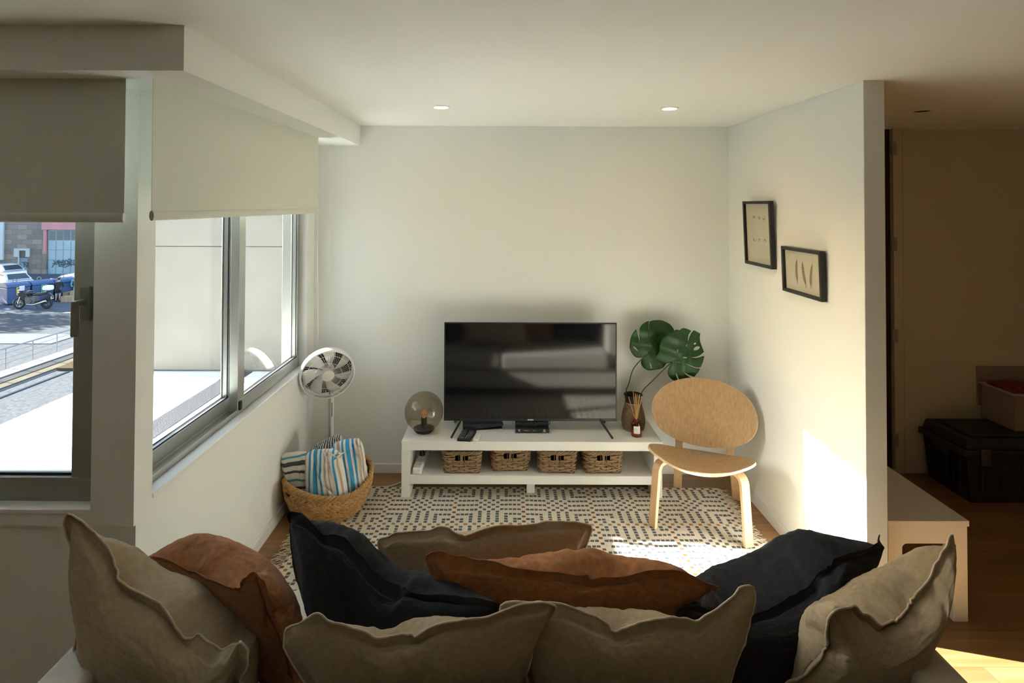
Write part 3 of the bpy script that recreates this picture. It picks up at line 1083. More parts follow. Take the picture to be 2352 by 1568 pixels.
# ------------------------------------------------------------------ reed diffuser
rd = thing('reed_diffuser', 'amber glass reed diffuser with a white label in front of the woven vase', 'diffuser', (0.861, 3.640, ZT))
amber = glassy('amber glass', (0.68, 0.33, 0.10), 1.0)
MB().lathe([(0.0, 0.001), (0.030, 0.001), (0.0325, 0.004), (0.0325, 0.082), (0.029, 0.088), (0.017, 0.092), (0.015, 0.096), (0.0155, 0.106), (0.013, 0.106), (0.012, 0.095)], n=40).build('bottle', amber, rd)
MB().lathe([(0.0, 0.003), (0.0295, 0.004), (0.0295, 0.040), (0.0, 0.040)], n=32).build('scented_oil', mat('amber oil', (0.42, 0.13, 0.025), 0.15), rd)
lb = MB()
for i in range(12):
    a0, a1 = -PI / 2 - .75 + 1.25 * i / 12, -PI / 2 - .75 + 1.25 * (i + 1) / 12
    r_ = 0.0332
    lb.add([(r_ * math.cos(a0), r_ * math.sin(a0), 0.024), (r_ * math.cos(a1), r_ * math.sin(a1), 0.024), (r_ * math.cos(a1), r_ * math.sin(a1), 0.070), (r_ * math.cos(a0), r_ * math.sin(a0), 0.070)], [(0, 1, 2, 3)])
lbo = lb.build('paper_label', mat('white label paper', (0.78, 0.76, 0.71), 0.7), rd, solid=0.0006)
tx = MB()
for (a0, a1, z, hh) in ((-.50, -.14, 0.055, .0016), (-.60, -.52, 0.0455, .0016), (-.50, -.30, 0.0455, .0016), (-.27, -.02, 0.0455, .0016)):
    n_ = 6
    for i in range(n_):
        b0, b1 = -PI / 2 + a0 + (a1 - a0) * i / n_, -PI / 2 + a0 + (a1 - a0) * (i + .7) / n_
        r_ = 0.0337
        tx.add([(r_ * math.cos(b0), r_ * math.sin(b0), z), (r_ * math.cos(b1), r_ * math.sin(b1), z), (r_ * math.cos(b1), r_ * math.sin(b1), z + hh), (r_ * math.cos(b0), r_ * math.sin(b0), z + hh)], [(0, 1, 2, 3)])
tx.build('label_print', M['blackm'], lbo)
reed = mat('rattan reed', (0.60, 0.36, 0.13), 0.6)
for dx, dy in ((-.050, .0), (-.018, .01), (-.008, -.02), (-.002, .02), (.006, .004), (.012, -.012), (.026, .02), (.030, -.015), (.022, .0)):
    h_ = 0.262 - abs(dx) * .35 + (.02 if dx == -.018 else 0)
    MB().tube([(-dx * .18, -dy * .2, 0.008), (dx * .12, dy * .12, 0.10), (dx, dy, h_)], 0.0016, 6).build('reed', reed, rd)

# ------------------------------------------------------------------ wooden easy chair
def strap(m, pts, side, w_, t_, mi=0):
    """bent laminated strip: constant width direction, thickness across the bend"""
    side = Vector(side).normalized()
    pts = [Vector(p) for p in pts]
    vs, fs = [], []
    k = len(pts)
    for i, p in enumerate(pts):
        tn = (pts[min(i + 1, k - 1)] - pts[max(i - 1, 0)]).normalized()
        nn = tn.cross(side).normalized()
        for a, b in ((-1, -1), (1, -1), (1, 1), (-1, 1)):
            vs.append(p + side * a * w_ / 2 + nn * b * t_ / 2)
    fm = []
    for i in range(k - 1):
        for j in range(4):
            fs.append((i * 4 + j, i * 4 + (j + 1) % 4, (i + 1) * 4 + (j + 1) % 4, (i + 1) * 4 + j))
            fm.append(0 if j % 2 == 0 else 1)
    fs += [(0, 1, 2, 3), ((k - 1) * 4 + 3, (k - 1) * 4 + 2, (k - 1) * 4 + 1, (k - 1) * 4)]
    fm += [1, 1]
    o_ = len(m.v)
    m.v += [tuple(v) for v in vs]
    m.f += [tuple(i + o_ for i in f) for f in fs]
    m.m += fm


def bend(p0, p1, p2, r, n=8):
    """polyline p0-p1-p2 with a rounded corner"""
    p0, p1, p2 = map(Vector, (p0, p1, p2))
    a, b = p1 + (p0 - p1).normalized() * r, p1 + (p2 - p1).normalized() * r
    return [p0] + [(a * (1 - t) + p1 * t) * (1 - t) + (p1 * (1 - t) + b * t) * t for t in [i / n for i in range(n + 1)]] + [p2]


M['oakv'] = wood('oak veneer', (0.52, 0.335, 0.165), (0.42, 0.25, 0.11), scale=3.2, axis='Z', rough=0.42, dist=0.3)
M['oaky'] = wood('oak veneer seat', (0.47, 0.30, 0.15), (0.38, 0.225, 0.10), scale=3.2, axis='Y', rough=0.42, dist=0.3)
M['ash'] = wood('laminated ash', (0.56, 0.37, 0.195), (0.49, 0.31, 0.155), scale=2.0, axis='Z', rough=0.45)
M['ply'] = mat('plywood edge', (0.70, 0.53, 0.32), 0.5, bump=0.1, bscale=90)
ch = thing('easy_chair', 'low wooden chair with oval back and saddle seat in the corner by the white wall', 'chair', (1.082, 3.137, 0), R(-22.5))


def shell(name, fn, m_face, thick, nu=56, nv=14):
    """a moulded plywood sheet over the unit disc: fn(a, r) -> point"""
    m = MB()
    top = [fn(0, 0)] + [fn(2 * PI * i / nu, (j + 1) / nv) for j in range(nv) for i in range(nu)]
    eps = 1e-3
    vs = [Vector(p) for p in top]
    # normals from neighbouring rings
    nr = []
    for idx, p in enumerate(vs):
        if idx == 0:
            a, b = vs[1] - p, vs[1 + nu // 4] - p
        else:
            j, i = divmod(idx - 1, nu)
            a = vs[1 + j * nu + (i + 1) % nu] - vs[1 + j * nu + (i - 1) % nu]
            q = vs[1 + (j - 1) * nu + i] if j > 0 else vs[0]
            b = q - p
            a, b = b, a
            a = -a
        n_ = a.cross(b)
        nr.append(n_.normalized() if n_.length > 1e-9 else Vector((0, 0, 1)))
    bot = [p - n_ * thick for p, n_ in zip(vs, nr)]
    N = len(vs)
    fs, ms = [], []
    for i in range(nu):
        fs.append((0, 1 + i, 1 + (i + 1) % nu)); ms.append(0)
        fs.append((N, N + 1 + (i + 1) % nu, N + 1 + i)); ms.append(0)
    for j in range(nv - 1):
        for i in range(nu):
            a, b = 1 + j * nu + i, 1 + j * nu + (i + 1) % nu
            fs.append((a, a + nu, b + nu, b)); ms.append(0)
            fs.append((N + a, N + b, N + b + nu, N + a + nu)); ms.append(0)
    for i in range(nu):
        a, b = 1 + (nv - 1) * nu + i, 1 + (nv - 1) * nu + (i + 1) % nu
        fs.append((a, N + a, N + b, b)); ms.append(1)
    m.v, m.f, m.m = [tuple(p) for p in vs + bot], fs, ms
    return m.build(name, [m_face, M['ply']], ch)


def seat_fn(a, r_):
    c, s_ = math.cos(a), math.sin(a)
    e = 2.3
    k = (abs(c) ** e + abs(s_) ** e) ** (-1 / e)
    x, yv = c * k * r_, s_ * k * r_
    y = 0.175 + 0.262 * yv
    half = 0.292 - 0.13 * max(0, (y - 0.085) / 0.33) ** 1.3 - 0.02 * max(0, (0.085 - y) / 0.17) ** 2
    x *= half
    z = 0.358 - 0.155 * (y - 0.085) + 0.072 * (x / 0.292) ** 2 + 0.10 * max(0, (0.05 - y)) - 0.5 * max(0, -0.02 - y) ** 1.5
    return (x, y, z)


def back_fn(a, r_):
    c, s_ = math.cos(a), math.sin(a)
    e = 2.15
    k = (abs(c) ** e + abs(s_) ** e) ** (-1 / e)
    x, v = c * k * r_ * 0.305, s_ * k * r_ * 0.200
    tl = R(19)
    bow = -0.075 * (x / 0.305) ** 2
    return (x, 0.465 + v * math.sin(tl) + bow * math.cos(tl), 0.532 + v * math.cos(tl) + bow * -math.sin(tl) * .3)


shell('seat', seat_fn, M['oaky'], 0.012)
shell('backrest', back_fn, M['oakv'], -0.012)
for sg in (-1, 1):
    m = MB()
    d = Vector((sg * .62, -.78, 0))
    f = Vector((sg * .2455, 0.0, 0.0145))
    top = f - d * 0.035
    pts = bend(f - d * 0.24 + Vector((0, 0, .326)), top + Vector((0, 0, .352)), f, 0.055)
    strap(m, pts, (d.y, -d.x, 0), 0.050, 0.021)
    m.build('front_leg', [M['ash'], M['ply']], ch, bevel=0.002)
    m = MB()
    d = Vector((sg * .16, .987, 0)).normalized()
    f = Vector((sg * .175 + .012, 0.536, 0))
    pts = bend(f - d * 0.36 + Vector((0, 0, .312)), f - d * 0.10 + Vector((0, 0, .268)), f, 0.06)
    strap(m, pts, (d.y, -d.x, 0), 0.048, 0.021)
    m.build('rear_leg', [M['ash'], M['ply']], ch, bevel=0.002)
    m = MB()
    x = sg * .148 + .004
    pts = bend((x, 0.20, .318), (x, .425, .282), (x, 0.515, .56), 0.07)
    strap(m, pts, (1, 0, 0), 0.044, 0.016)
    m.build('back_support', [M['ash'], M['ply']], ch, bevel=0.002)

# ------------------------------------------------------------------ pedestal fan
fn_ = thing('pedestal_fan', 'white pedestal fan standing in the corner behind the towel basket', 'fan', (-1.095, 3.735, 0))
M['fanw'] = mat('white fan plastic', (0.80, 0.79, 0.74), 0.4)
MB().lathe([(0.0, 0.0), (0.118, 0.0), (0.120, 0.006), (0.110, 0.018), (0.03, 0.024), (0.0, 0.024)], n=48).build('base', M['fanw'], fn_)
MB().tube([(0, 0, 0.02), (0, 0, 0.60)], 0.0155, 20).build('pole', mat('grey fan pole', (0.50, 0.49, 0.45), 0.4, metal=.3), fn_)
B(0.004, -0.022, 0.05, 0.021, -0.008, 0.585).build('pole_rail', M['fanw'], fn_, bevel=0.003)
B(0.0115, -0.0235, 0.44, 0.0155, -0.0215, 0.53).build('display_slot', M['gasket'], fn_)
head = Matrix.Translation((0.000, -0.075, 0.728)) @ Matrix.Rotation(R(25), 4, 'Z') @ Matrix.Rotation(R(90 + 14), 4, 'X')   # local +z = the way it blows
RH = 0.170
rg = MB()
rg.lathe([(RH - .004, -0.030), (RH, -0.030), (RH + .001, 0.0), (RH - .003, 0.012), (RH - .010, 0.014), (RH - .010, 0.008), (RH - .006, 0.0), (RH - .004, -0.030)], n=72, mtx=head, caps=False)
rg.build('rim_ring', M['fanw'], fn_)
gr = MB()
for k in range(64):
    a = 2 * PI * k / 64
    pts = [head @ Vector((r_ * math.cos(a + tw), r_ * math.sin(a + tw), z)) for r_, z, tw in ((0.036, .024, 0), (0.09, .024, .03), (0.14, .021, .09), (RH - .010, .010, .15))]
    gr.tube(pts, 0.0008, 4)
for r_, z in ((0.086, .0245), (0.135, 0.0215)):
    gr.tube([head @ Vector((r_ * math.cos(a * PI / 36), r_ * math.sin(a * PI / 36), z)) for a in range(72)], 0.0014, 5, closed=True)
gr.build('front_grille', M['fanw'], fn_)
MB().lathe([(0.0, .027), (0.030, .027), (0.037, .025), (0.039, .020), (0.0, .019)], n=40, mtx=head).build('centre_cap', M['fanw'], fn_)
bg_ = MB()
for k in range(32):
    a = 2 * PI * k / 32
    bg_.tube([head @ Vector((r_ * math.cos(a), r_ * math.sin(a), z)) for r_, z in ((0.05, -.075), (0.12, -.070), (RH - .004, -.030))], 0.0013, 4)
bg_.build('rear_grille', M['fanw'], fn_)
MB().lathe([(0.05, -.066), (0.158, -.052), (0.158, -.048), (0.05, -.060), (0.05, -.066)], n=48, mtx=head, caps=False).build('back_plate', mat('dark fan back', (0.018, 0.018, 0.017), 0.6), fn_)
MB().lathe([(0.0, -.13), (0.040, -.13), (0.055, -.11), (0.058, -.07), (0.0, -.068)], n=36, mtx=head).build('motor_housing', M['fanw'], fn_)
for k in range(7):
    a0 = 2 * PI * k / 7 + .3

    def blade(u, v):
        r_ = 0.03 + 0.122 * u
        wd = (0.26 + 0.14 * math.sin(u * PI * .8)) * (v - .5) * 2 * .75
        a = a0 + wd + u * .35
        return head @ Vector((r_ * math.cos(a), r_ * math.sin(a), -0.026 + 0.016 * (v - .5) * 2))
    MB().grid(blade, 8, 6).build('blade', mat('pale fan blade', (0.66, 0.66, 0.62), 0.35) if k == 0 else bpy.data.materials['pale fan blade'], fn_, solid=0.0016)
cd2 = MB().tube([(-1.0, 3.735, 0.006), (-0.90, 3.70, 0.006), (-0.80, 3.685, 0.006), (-0.72, 3.69, 0.006), (-0.67, 3.72, 0.006), (-0.63, 3.76, 0.006), (-0.614, 3.83, 0.006)], 0.0035, 7).build('power_cord', M['whitep'], fn_, off=fn_.location)
MB().lathe([(0.0, -.05), (0.030, -.05), (0.032, -.02), (0.026, -.012), (0.0, -.01)], n=28, mtx=head).build('hub', M['fanw'], fn_)

# ------------------------------------------------------------------ cloth simulation used for cushions and towels
def sim_cloth(seed=1, N=40, fl=2, flange=0.05, pressure=3.0, frames=26, asp=1.0, stiff=.08, jit=.004, shrink=0.0):
    """two sheets of cloth sewn together round the edge and inflated; returns verts, faces, uv and the hem loop"""
    rr = random.Random(seed)
    me = bpy.data.meshes.new('sim')
    bm = bmesh.new()
    NX, NY = N, max(8, int(N * asp))
    top, bot, uv = {}, {}, []
    P = lambda i, j: (-.5 + i / NX, (-.5 + j / NY) * asp)
    for i in range(NX + 1):
        for j in range(NY + 1):
            e = i in (0, NX) or j in (0, NY)
            x, y = P(i, j)
            q = 0 if e else jit
            top[i, j] = bm.verts.new((x + rr.uniform(-q, q), y + rr.uniform(-q, q), 0 if e else .012 + rr.uniform(-q, q)))
            uv.append((i / NX, j / NY * asp))
            if e:
                bot[i, j] = top[i, j]
            else:
                bot[i, j] = bm.verts.new((x + rr.uniform(-q, q), y + rr.uniform(-q, q), -.012 + rr.uniform(-q, q)))
                uv.append((i / NX, j / NY * asp))
    nin = len(bm.verts)
    for i in range(NX):
        for j in range(NY):
            bm.faces.new((top[i, j], top[i + 1, j], top[i + 1, j + 1], top[i, j + 1]))
            bm.faces.new((bot[i, j], bot[i, j + 1], bot[i + 1, j + 1], bot[i + 1, j]))
    ring = [(i, 0) for i in range(NX)] + [(NX, j) for j in range(NY)] + [(NX - i, NY) for i in range(NX)] + [(0, NY - j) for j in range(NY)]
    prev = [top[q] for q in ring]
    for k in range(1, fl + 1):
        g = flange * k / fl
        cur = []
        for q in ring:
            v = top[q]
            sx, sy = (1 if q[0] == NX else -1 if q[0] == 0 else 0), (1 if q[1] == NY else -1 if q[1] == 0 else 0)
            cur.append(bm.verts.new((v.co.x + sx * g, v.co.y + sy * g, rr.uniform(-.005, .005))))
            uv.append((q[0] / NX + sx * g, q[1] / NY * asp + sy * g))
        for a in range(len(ring)):
            bm.faces.new((prev[a], cur[a], cur[(a + 1) % len(ring)], prev[(a + 1) % len(ring)]))
        prev = cur
    bm.verts.index_update()
    hem = [v.index for v in prev]
    bm.to_mesh(me)
    bm.free()
    o = bpy.data.objects.new('sim', me)
    COL.objects.link(o)
    g = o.vertex_groups.new(name='press')
    g.add(range(nin), 1.0, 'REPLACE')
    md = o.modifiers.new('cloth', 'CLOTH')
    s = md.settings
    s.quality, s.mass = 6, .2
    s.tension_stiffness, s.compression_stiffness, s.shear_stiffness, s.bending_stiffness = 25, 25, 8, stiff
    s.shrink_min = shrink
    s.use_pressure, s.uniform_pressure_force, s.vertex_group_pressure = True, pressure, 'press'
    s.effector_weights.gravity = 0
    s.air_damping = 3
    md.collision_settings.use_collision = False
    md.collision_settings.use_self_collision = False
    md.point_cache.frame_start, md.point_cache.frame_end = 1, frames
    sc.frame_start, sc.frame_end = 1, frames
    for f in range(1, frames + 1):
        sc.frame_set(f)
    ev = o.evaluated_get(bpy.context.evaluated_depsgraph_get())
    out = bpy.data.meshes.new_from_object(ev)
    V = [Vector(v.co) for v in out.vertices]
    F = [tuple(p.vertices) for p in out.polygons]
    bpy.data.objects.remove(o)
    bpy.data.meshes.remove(out)
    bpy.data.meshes.remove(me)
    sc.frame_set(1)
    return V, F, uv, hem


def patch(C, asp):
    """biquadratic sheet through a 3 x 3 net; returns f(x, y, z, front, back) -> point. Rows bottom to top."""
    def basis(t):
        return (2 * (t - .5) * (t - 1), -4 * t * (t - 1), 2 * t * (t - .5))

    def dbasis(t):
        return (4 * t - 3, -8 * t + 4, 4 * t - 1)

    def f(x, y, z, tp, tn):
        s_, t_ = x + .5, y / asp + .5
        sc_, tc_ = min(1.12, max(-.12, s_)), min(1.12, max(-.12, t_))
        bs, bt, ds, dt = basis(sc_), basis(tc_), dbasis(sc_), dbasis(tc_)
        p, ps, pt = Vector((0, 0, 0)), Vector((0, 0, 0)), Vector((0, 0, 0))
        for j in range(3):
            for i in range(3):
                c = C[j][i]
                p += c * bs[i] * bt[j]
                ps += c * ds[i] * bt[j]
                pt += c * bs[i] * dt[j]
        n_ = ps.cross(pt)
        n_ = n_.normalized() if n_.length > 1e-9 else Vector((0, -1, 0))
        return p + n_ * z * (tp if z > 0 else tn)
    return f


def net(tl, tr, br, bl, top=(0, 0, 0), bottom=(0, 0, 0), left=(0, 0, 0), right=(0, 0, 0), mid=(0, 0, 0)):
    tl, tr, br, bl = map(Vector, (tl, tr, br, bl))
    t, b, l_, r_ = (tl + tr) / 2 + Vector(top), (bl + br) / 2 + Vector(bottom), (tl + bl) / 2 + Vector(left), (tr + br) / 2 + Vector(right)
    c = (t + b + l_ + r_) / 2 - (tl + tr + br + bl) / 4 + Vector(mid)
    return [[bl, b, br], [l_, c, r_], [tl, t, tr]]


def soft(name, part, m, m_edge, C, asp, sim, near, far, label, cat, group, edge=0.0032, edge_name='hem', size=0.62, prof=None, lift=(0.0, 0.0), rounding=0.0):
    V, F, uv, hem = sim
    # the sewn edge draws in while filling: the overall bow of each side is taken out (its waves stay) so that the corners land on the net's corners
    P_ = np.array([tuple(v) for v in V])
    hx_, hy_ = .5, .5 * asp
    if hem:
        H = P_[hem]
        sides = {}
        tol = .80
        for nm, msk, a, b in (('t', H[:, 1] > hy_ * tol, 0, 1), ('b', H[:, 1] < -hy_ * tol, 0, 1), ('r', H[:, 0] > hx_ * tol, 1, 0), ('l', H[:, 0] < -hx_ * tol, 1, 0)):
            sides[nm] = np.polyfit(H[msk][:, a], H[msk][:, b], 2)
        x_, y_ = P_[:, 0].copy(), P_[:, 1].copy()
        yt, yb = np.polyval(sides['t'], np.clip(x_, -hx_, hx_)), np.polyval(sides['b'], np.clip(x_, -hx_, hx_))
        xr, xl = np.polyval(sides['r'], np.clip(y_, -hy_, hy_)), np.polyval(sides['l'], np.clip(y_, -hy_, hy_))
        P_[:, 1] = np.where(y_ > 0, y_ / yt * hy_, y_ / yb * -hy_)
        P_[:, 0] = np.where(x_ > 0, x_ / xr * hx_, x_ / xl * -hx_)
    if rounding:
        a_, b_ = P_[:, 0] / hx_, P_[:, 1] / hy_
        P_[:, 0], P_[:, 1] = P_[:, 0] * (1 - rounding * b_ ** 2 * a_ ** 2), P_[:, 1] * (1 - rounding * a_ ** 2 * b_ ** 2)
    zp, zn = max(1e-6, P_[:, 2].max()), max(1e-6, -P_[:, 2].min())
    f = patch(C, asp)
    W_ = []
    for x, y, z in P_:
        p = f(x, y, z, near / zp, far / zn)
        if z < 0:
            p.z += (lift[0] + (lift[1] - lift[0]) * (x + .5)) * min(1.0, -z / zn * 1.15)
        if prof:
            s_, t_ = min(1, max(0, x + .5)), y / asp + .5
            k = min(1.0, max(0.0, (t_ - .45) / .5))
            k = k * k * (3 - 2 * k)
            for (s0, d0), (s1, d1) in zip(prof, prof[1:]):
                if s0 <= s_ <= s1:
                    q = (s_ - s0) / max(1e-6, s1 - s0)
                    q = q * q * (3 - 2 * q)
                    p.z += (d0 + (d1 - d0) * q) * k
                    break
        W_.append(p)
    base = Vector((sum(p.x for p in W_) / len(W_), sum(p.y for p in W_) / len(W_), min(p.z for p in W_)))
    mb = MB()
    mb.v, mb.f, mb.m = [tuple(p - base) for p in W_], F, [0] * len(F)
    mb.uv = [(u * size, v_ * size) for u, v_ in uv]
    t = thing(name, label, cat, base, 0, group)
    o = mb.build(part, m, t, sub=1, fix=False, smooth=False)
    o.data.polygons.foreach_set('use_smooth', [True] * len(o.data.polygons))
    if edge:
        h = MB().tube([W_[i] - base for i in hem], edge, 6, closed=True)
        h.uv = [((i % 6) * .003, (i // 6) * .01) for i in range(len(h.v))]
        h.build(edge_name, m_edge, t, sub=1, smooth=True)
    return t


# ------------------------------------------------------------------ woven basket with towels
BC = Vector((-1.010, 3.42, 0))
bk_ = thing('towel_basket', 'round woven seagrass basket full of striped towels in the corner under the window', 'basket', BC)
AX, BX, AZ = 0.243, 0.222, R(46)


def bpos(ph, z, off_=0.0):
    zr = 0.196 + 0.030 * math.cos(2 * ph)
    t_ = z / zr
    k = 0.74 + 0.30 * math.sin(min(1.0, t_) * 1.75)
    x, y = (AX * k + off_) * math.cos(ph), (BX * k + off_) * math.sin(ph)
    return Vector((x * math.cos(AZ) - y * math.sin(AZ), x * math.sin(AZ) + y * math.cos(AZ), z))


M['grass'] = island_var('water hyacinth braid', [(0.42, 0.225, 0.075), (0.52, 0.30, 0.11), (0.31, 0.155, 0.045), (0.46, 0.26, 0.09), (0.38, 0.20, 0.065)], 0.65, bump=0.2, bscale=150)
M['grassd'] = mat('dark basket core', (0.11, 0.055, 0.02), 0.85)
hole_at = lambda ph, t_: min(abs((ph + PI) % (2 * PI) - PI), abs(ph % (2 * PI) - PI)) < 0.14 and .70 < t_ < .84
core = MB()
NU, NVV = 72, 14
for i in range(NU):
    for j in range(NVV):
        pa, pb = 2 * PI * i / NU, 2 * PI * (i + 1) / NU
        za, zb = j / NVV, (j + 1) / NVV
        if hole_at((pa + pb) / 2, (za + zb) / 2):
            continue
        q = [bpos(p_, z_ * (0.196 + 0.030 * math.cos(2 * p_)) * .985 + .002, -.006) for p_, z_ in ((pa, za), (pb, za), (pb, zb), (pa, zb))]
        core.add(q, [(0, 1, 2, 3)])
core.add([bpos(2 * PI * i / NU, 0.004, -.006) for i in range(NU)], [tuple(range(NU))])
core.build('core', M['grassd'], bk_, solid=0.004)
wv_ = MB()
rr = random.Random(5)
NROW = 14
for j in range(NROW):
    n_ = 54
    for i in range(n_):
        ph = 2 * PI * (i + (j % 2) * .5 + rr.uniform(-.12, .12)) / n_
        t_ = (j + .5) / NROW
        if hole_at(ph, t_):
            continue
        zr = 0.196 + 0.030 * math.cos(2 * ph)
        z = t_ * zr
        c = bpos(ph, z, 0.002)
        tg = (bpos(ph + .02, z) - bpos(ph - .02, z)).normalized()
        up = (bpos(ph, min(zr, z + .01)) - bpos(ph, max(0, z - .01))).normalized()
        nn = tg.cross(up).normalized()
        a = (.50 if j % 2 else -.50) + rr.uniform(-.16, .16)
        u = tg * math.cos(a) + up * math.sin(a)
        v = -tg * math.sin(a) + up * math.cos(a)
        wv_.ell(c + nn * rr.uniform(-.002, .002), u * rr.uniform(.021, .027), v * rr.uniform(.0085, .0105), nn * .0070, 8, 5)
wv_.build('woven_wall', M['grass'], bk_)
rm = MB()
for q in range(3):
    pts = []
    for i in range(216):
        ph = 2 * PI * i / 216
        zr = 0.196 + 0.030 * math.cos(2 * ph)
        a = ph * 24 + q * 2 * PI / 3
        pts.append(bpos(ph, zr, 0.008 * math.cos(a)) + Vector((0, 0, .008 * math.sin(a))))
    rm.tube(pts, 0.0078, 6, closed=True)
rm.build('rim', M['grass'], bk_)

wt, dg, tl_, bl_, tp_ = (.74, .72, .64), (.085, .09, .11), (.10, .34, .46), (.055, .30, .55), (.46, .37, .28)
stA = [(0, wt)]
for k in range(9):
    b = .03 + k * .115
    stA += [(b, (dg, tl_, dg, dg, dg, tl_, dg, dg, tl_)[k]), (b + (.040, .030, .038, .065, .038, .03, .04, .065, .03)[k], wt)]
M['towA'] = striped('white towelling with charcoal and teal stripes', stA, 1)
stB = [(0, tp_), (.05, wt), (.12, bl_), (.18, wt), (.25, bl_), (.36, wt), (.43, bl_), (.49, wt), (.56, tp_), (.61, wt), (.67, tp_), (.70, wt), (.80, bl_), (.85, wt), (.91, tp_), (.95, wt)]
M['towB'] = striped('white towelling with blue and taupe stripes', stB, 0)
stC = [(0, bl_), (.07, wt), (.12, bl_), (.17, wt), (.25, tp_), (.33, wt), (.38, bl_), (.44, wt), (.50, bl_), (.62, wt), (.68, bl_), (.74, wt), (.80, tp_), (.86, wt), (.90, tp_), (.93, wt)]
M['towC'] = striped('white towelling with broad blue stripes', stC, 0, .01)
stD = [(0, wt)]
for k in range(14):
    stD += [(.03 + k * .068, dg), (.064 + k * .068, wt)]
M['towD'] = striped('charcoal and white striped towelling', stD, 0, .02)
G = 'striped towels in the woven basket'


def folded(label, m, C, asp, near, far, seed, crease, ex=.42, flop=None):
    """a folded towel: a soft block with rounded edges, creases and a sagging outline"""
    f = patch(C, asp)
    nu, nv = 72, 40
    so = Vector((seed * 7.3, seed * 3.1, 0))
    sp = lambda c, e_: math.copysign(abs(c) ** e_, c)
    m_ = MB()
    m_.uv = []
    for i in range(nu):
        a = 2 * PI * i / nu
        for j in range(nv + 1):
            b = -PI / 2 + PI * j / nv
            cb = sp(math.cos(b), .55)
            x, y, z = .5 * cb * sp(math.cos(a), ex), .5 * cb * sp(math.sin(a), ex), .5 * sp(math.sin(b), .75)
            q = Vector((x * 3.2, y * 2.2, z)) + so
            dz = .30 * noise.noise(q * 1.1) + .16 * noise.noise(Vector((q.x * 3.5, q.y * 1.1, z)) + so)
            rid = abs(noise.noise(Vector((q.x * 1.7 + q.y * .8, q.y * .9 - q.x * .5, 3.1 * seed))))
            z2 = z * (1 + dz * crease) - (.10 * crease * max(0, .12 - rid) / .12 if z > 0 else 0)
            y2 = y + .018 * crease * noise.noise(Vector((x * 6, seed, z * 2)))
            p = f(x, y2 * asp, 1 if z2 > 0 else -1, near * 2 * abs(z2), far * 2 * abs(z2))
            m_.v.append(tuple(p))
            bend_ = .05 * crease * noise.noise(Vector((x * 2, y * 3, seed * 1.7)))
            m_.uv.append((x + .5 + bend_, y + .5 + bend_))
    k = nv + 1
    for i in range(nu):
        for j in range(nv):
            m_.f.append((i * k + j, ((i + 1) % nu) * k + j, ((i + 1) % nu) * k + j + 1, i * k + j + 1))
            m_.m.append(0)
    n_ = len(m_.v)
    base = Vector((sum(p[0] for p in m_.v) / n_, sum(p[1] for p in m_.v) / n_, min(p[2] for p in m_.v)))
    t = thing('towel', label, 'towel', base, 0, G)
    o = m_.build('folded_cloth', m, t, off=base, fix=True)
    o.data.set_sharp_from_angle(angle=PI)
    if flop:
        g = MB()
        g.uv = []
        c0, c1, c2, c3 = map(Vector, flop)
        for i in range(13):
            for j in range(9):
                u, v = i / 12, j / 8
                p = (c0 * (1 - u) + c1 * u) * (1 - v) + (c3 * (1 - u) + c2 * u) * v
                p = p + Vector((0, -.012 * math.sin(u * PI) - .006 * math.sin(v * 9 + u * 4), .006 * math.sin(u * 7 + v * 3)))
                g.v.append(tuple(p))
                g.uv.append((.62 + .3 * u, v * .5))
        for i in range(12):
            for j in range(8):
                g.f.append((i * 9 + j, (i + 1) * 9 + j, (i + 1) * 9 + j + 1, i * 9 + j + 1))
                g.m.append(0)
        g.build('loose_corner', m, t, off=base, solid=.004)
    return t


folded('folded white towel with charcoal and teal stripes at the left of the basket', M['towA'],
       net(at(641, 1043, 3.36), at(712, 1036, 3.34), at(718, 1190, 3.34), at(688, 1180, 3.38)), 1.2, .045, .06, 1, .55, .34)
folded('crumpled white towel with narrow blue and taupe stripes in the middle of the basket', M['towB'],
       net(at(700, 1034, 3.33), at(782, 1030, 3.34), at(806, 1176, 3.28), at(706, 1200, 3.28)), 1.15, .055, .06, 2, 1.0, .34,
       flop=(at(742, 1038, 3.30), at(792, 1040, 3.33), at(776, 1056, 3.30), at(744, 1075, 3.285)))
folded('bulky white towel with broad blue stripes at the right of the basket', M['towC'],
       net(at(757, 1020, 3.42), at(832, 1003, 3.46), at(850, 1128, 3.44), at(766, 1160, 3.36), top=(0, 0, .006)), 1.15, .075, .06, 3, 1.0, .40)
folded('charcoal and white towel rolled at the back of the basket below the fan', M['towD'],
       net(at(710, 1026, 3.52), at(786, 990, 3.52), at(792, 1060, 3.50), at(716, 1070, 3.50)), .45, .04, .04, 4, 1.3, .5)

# ------------------------------------------------------------------ framed pictures on the right wall
M['frame'] = mat('black picture frame', (0.010, 0.010, 0.0095), 0.45)
M['paper'] = mat('ivory art paper', (0.50, 0.485, 0.39), 0.85, var=0.03, vscale=30)
M['ink'] = mat('grey drawing ink', (0.16, 0.15, 0.13), 0.8)


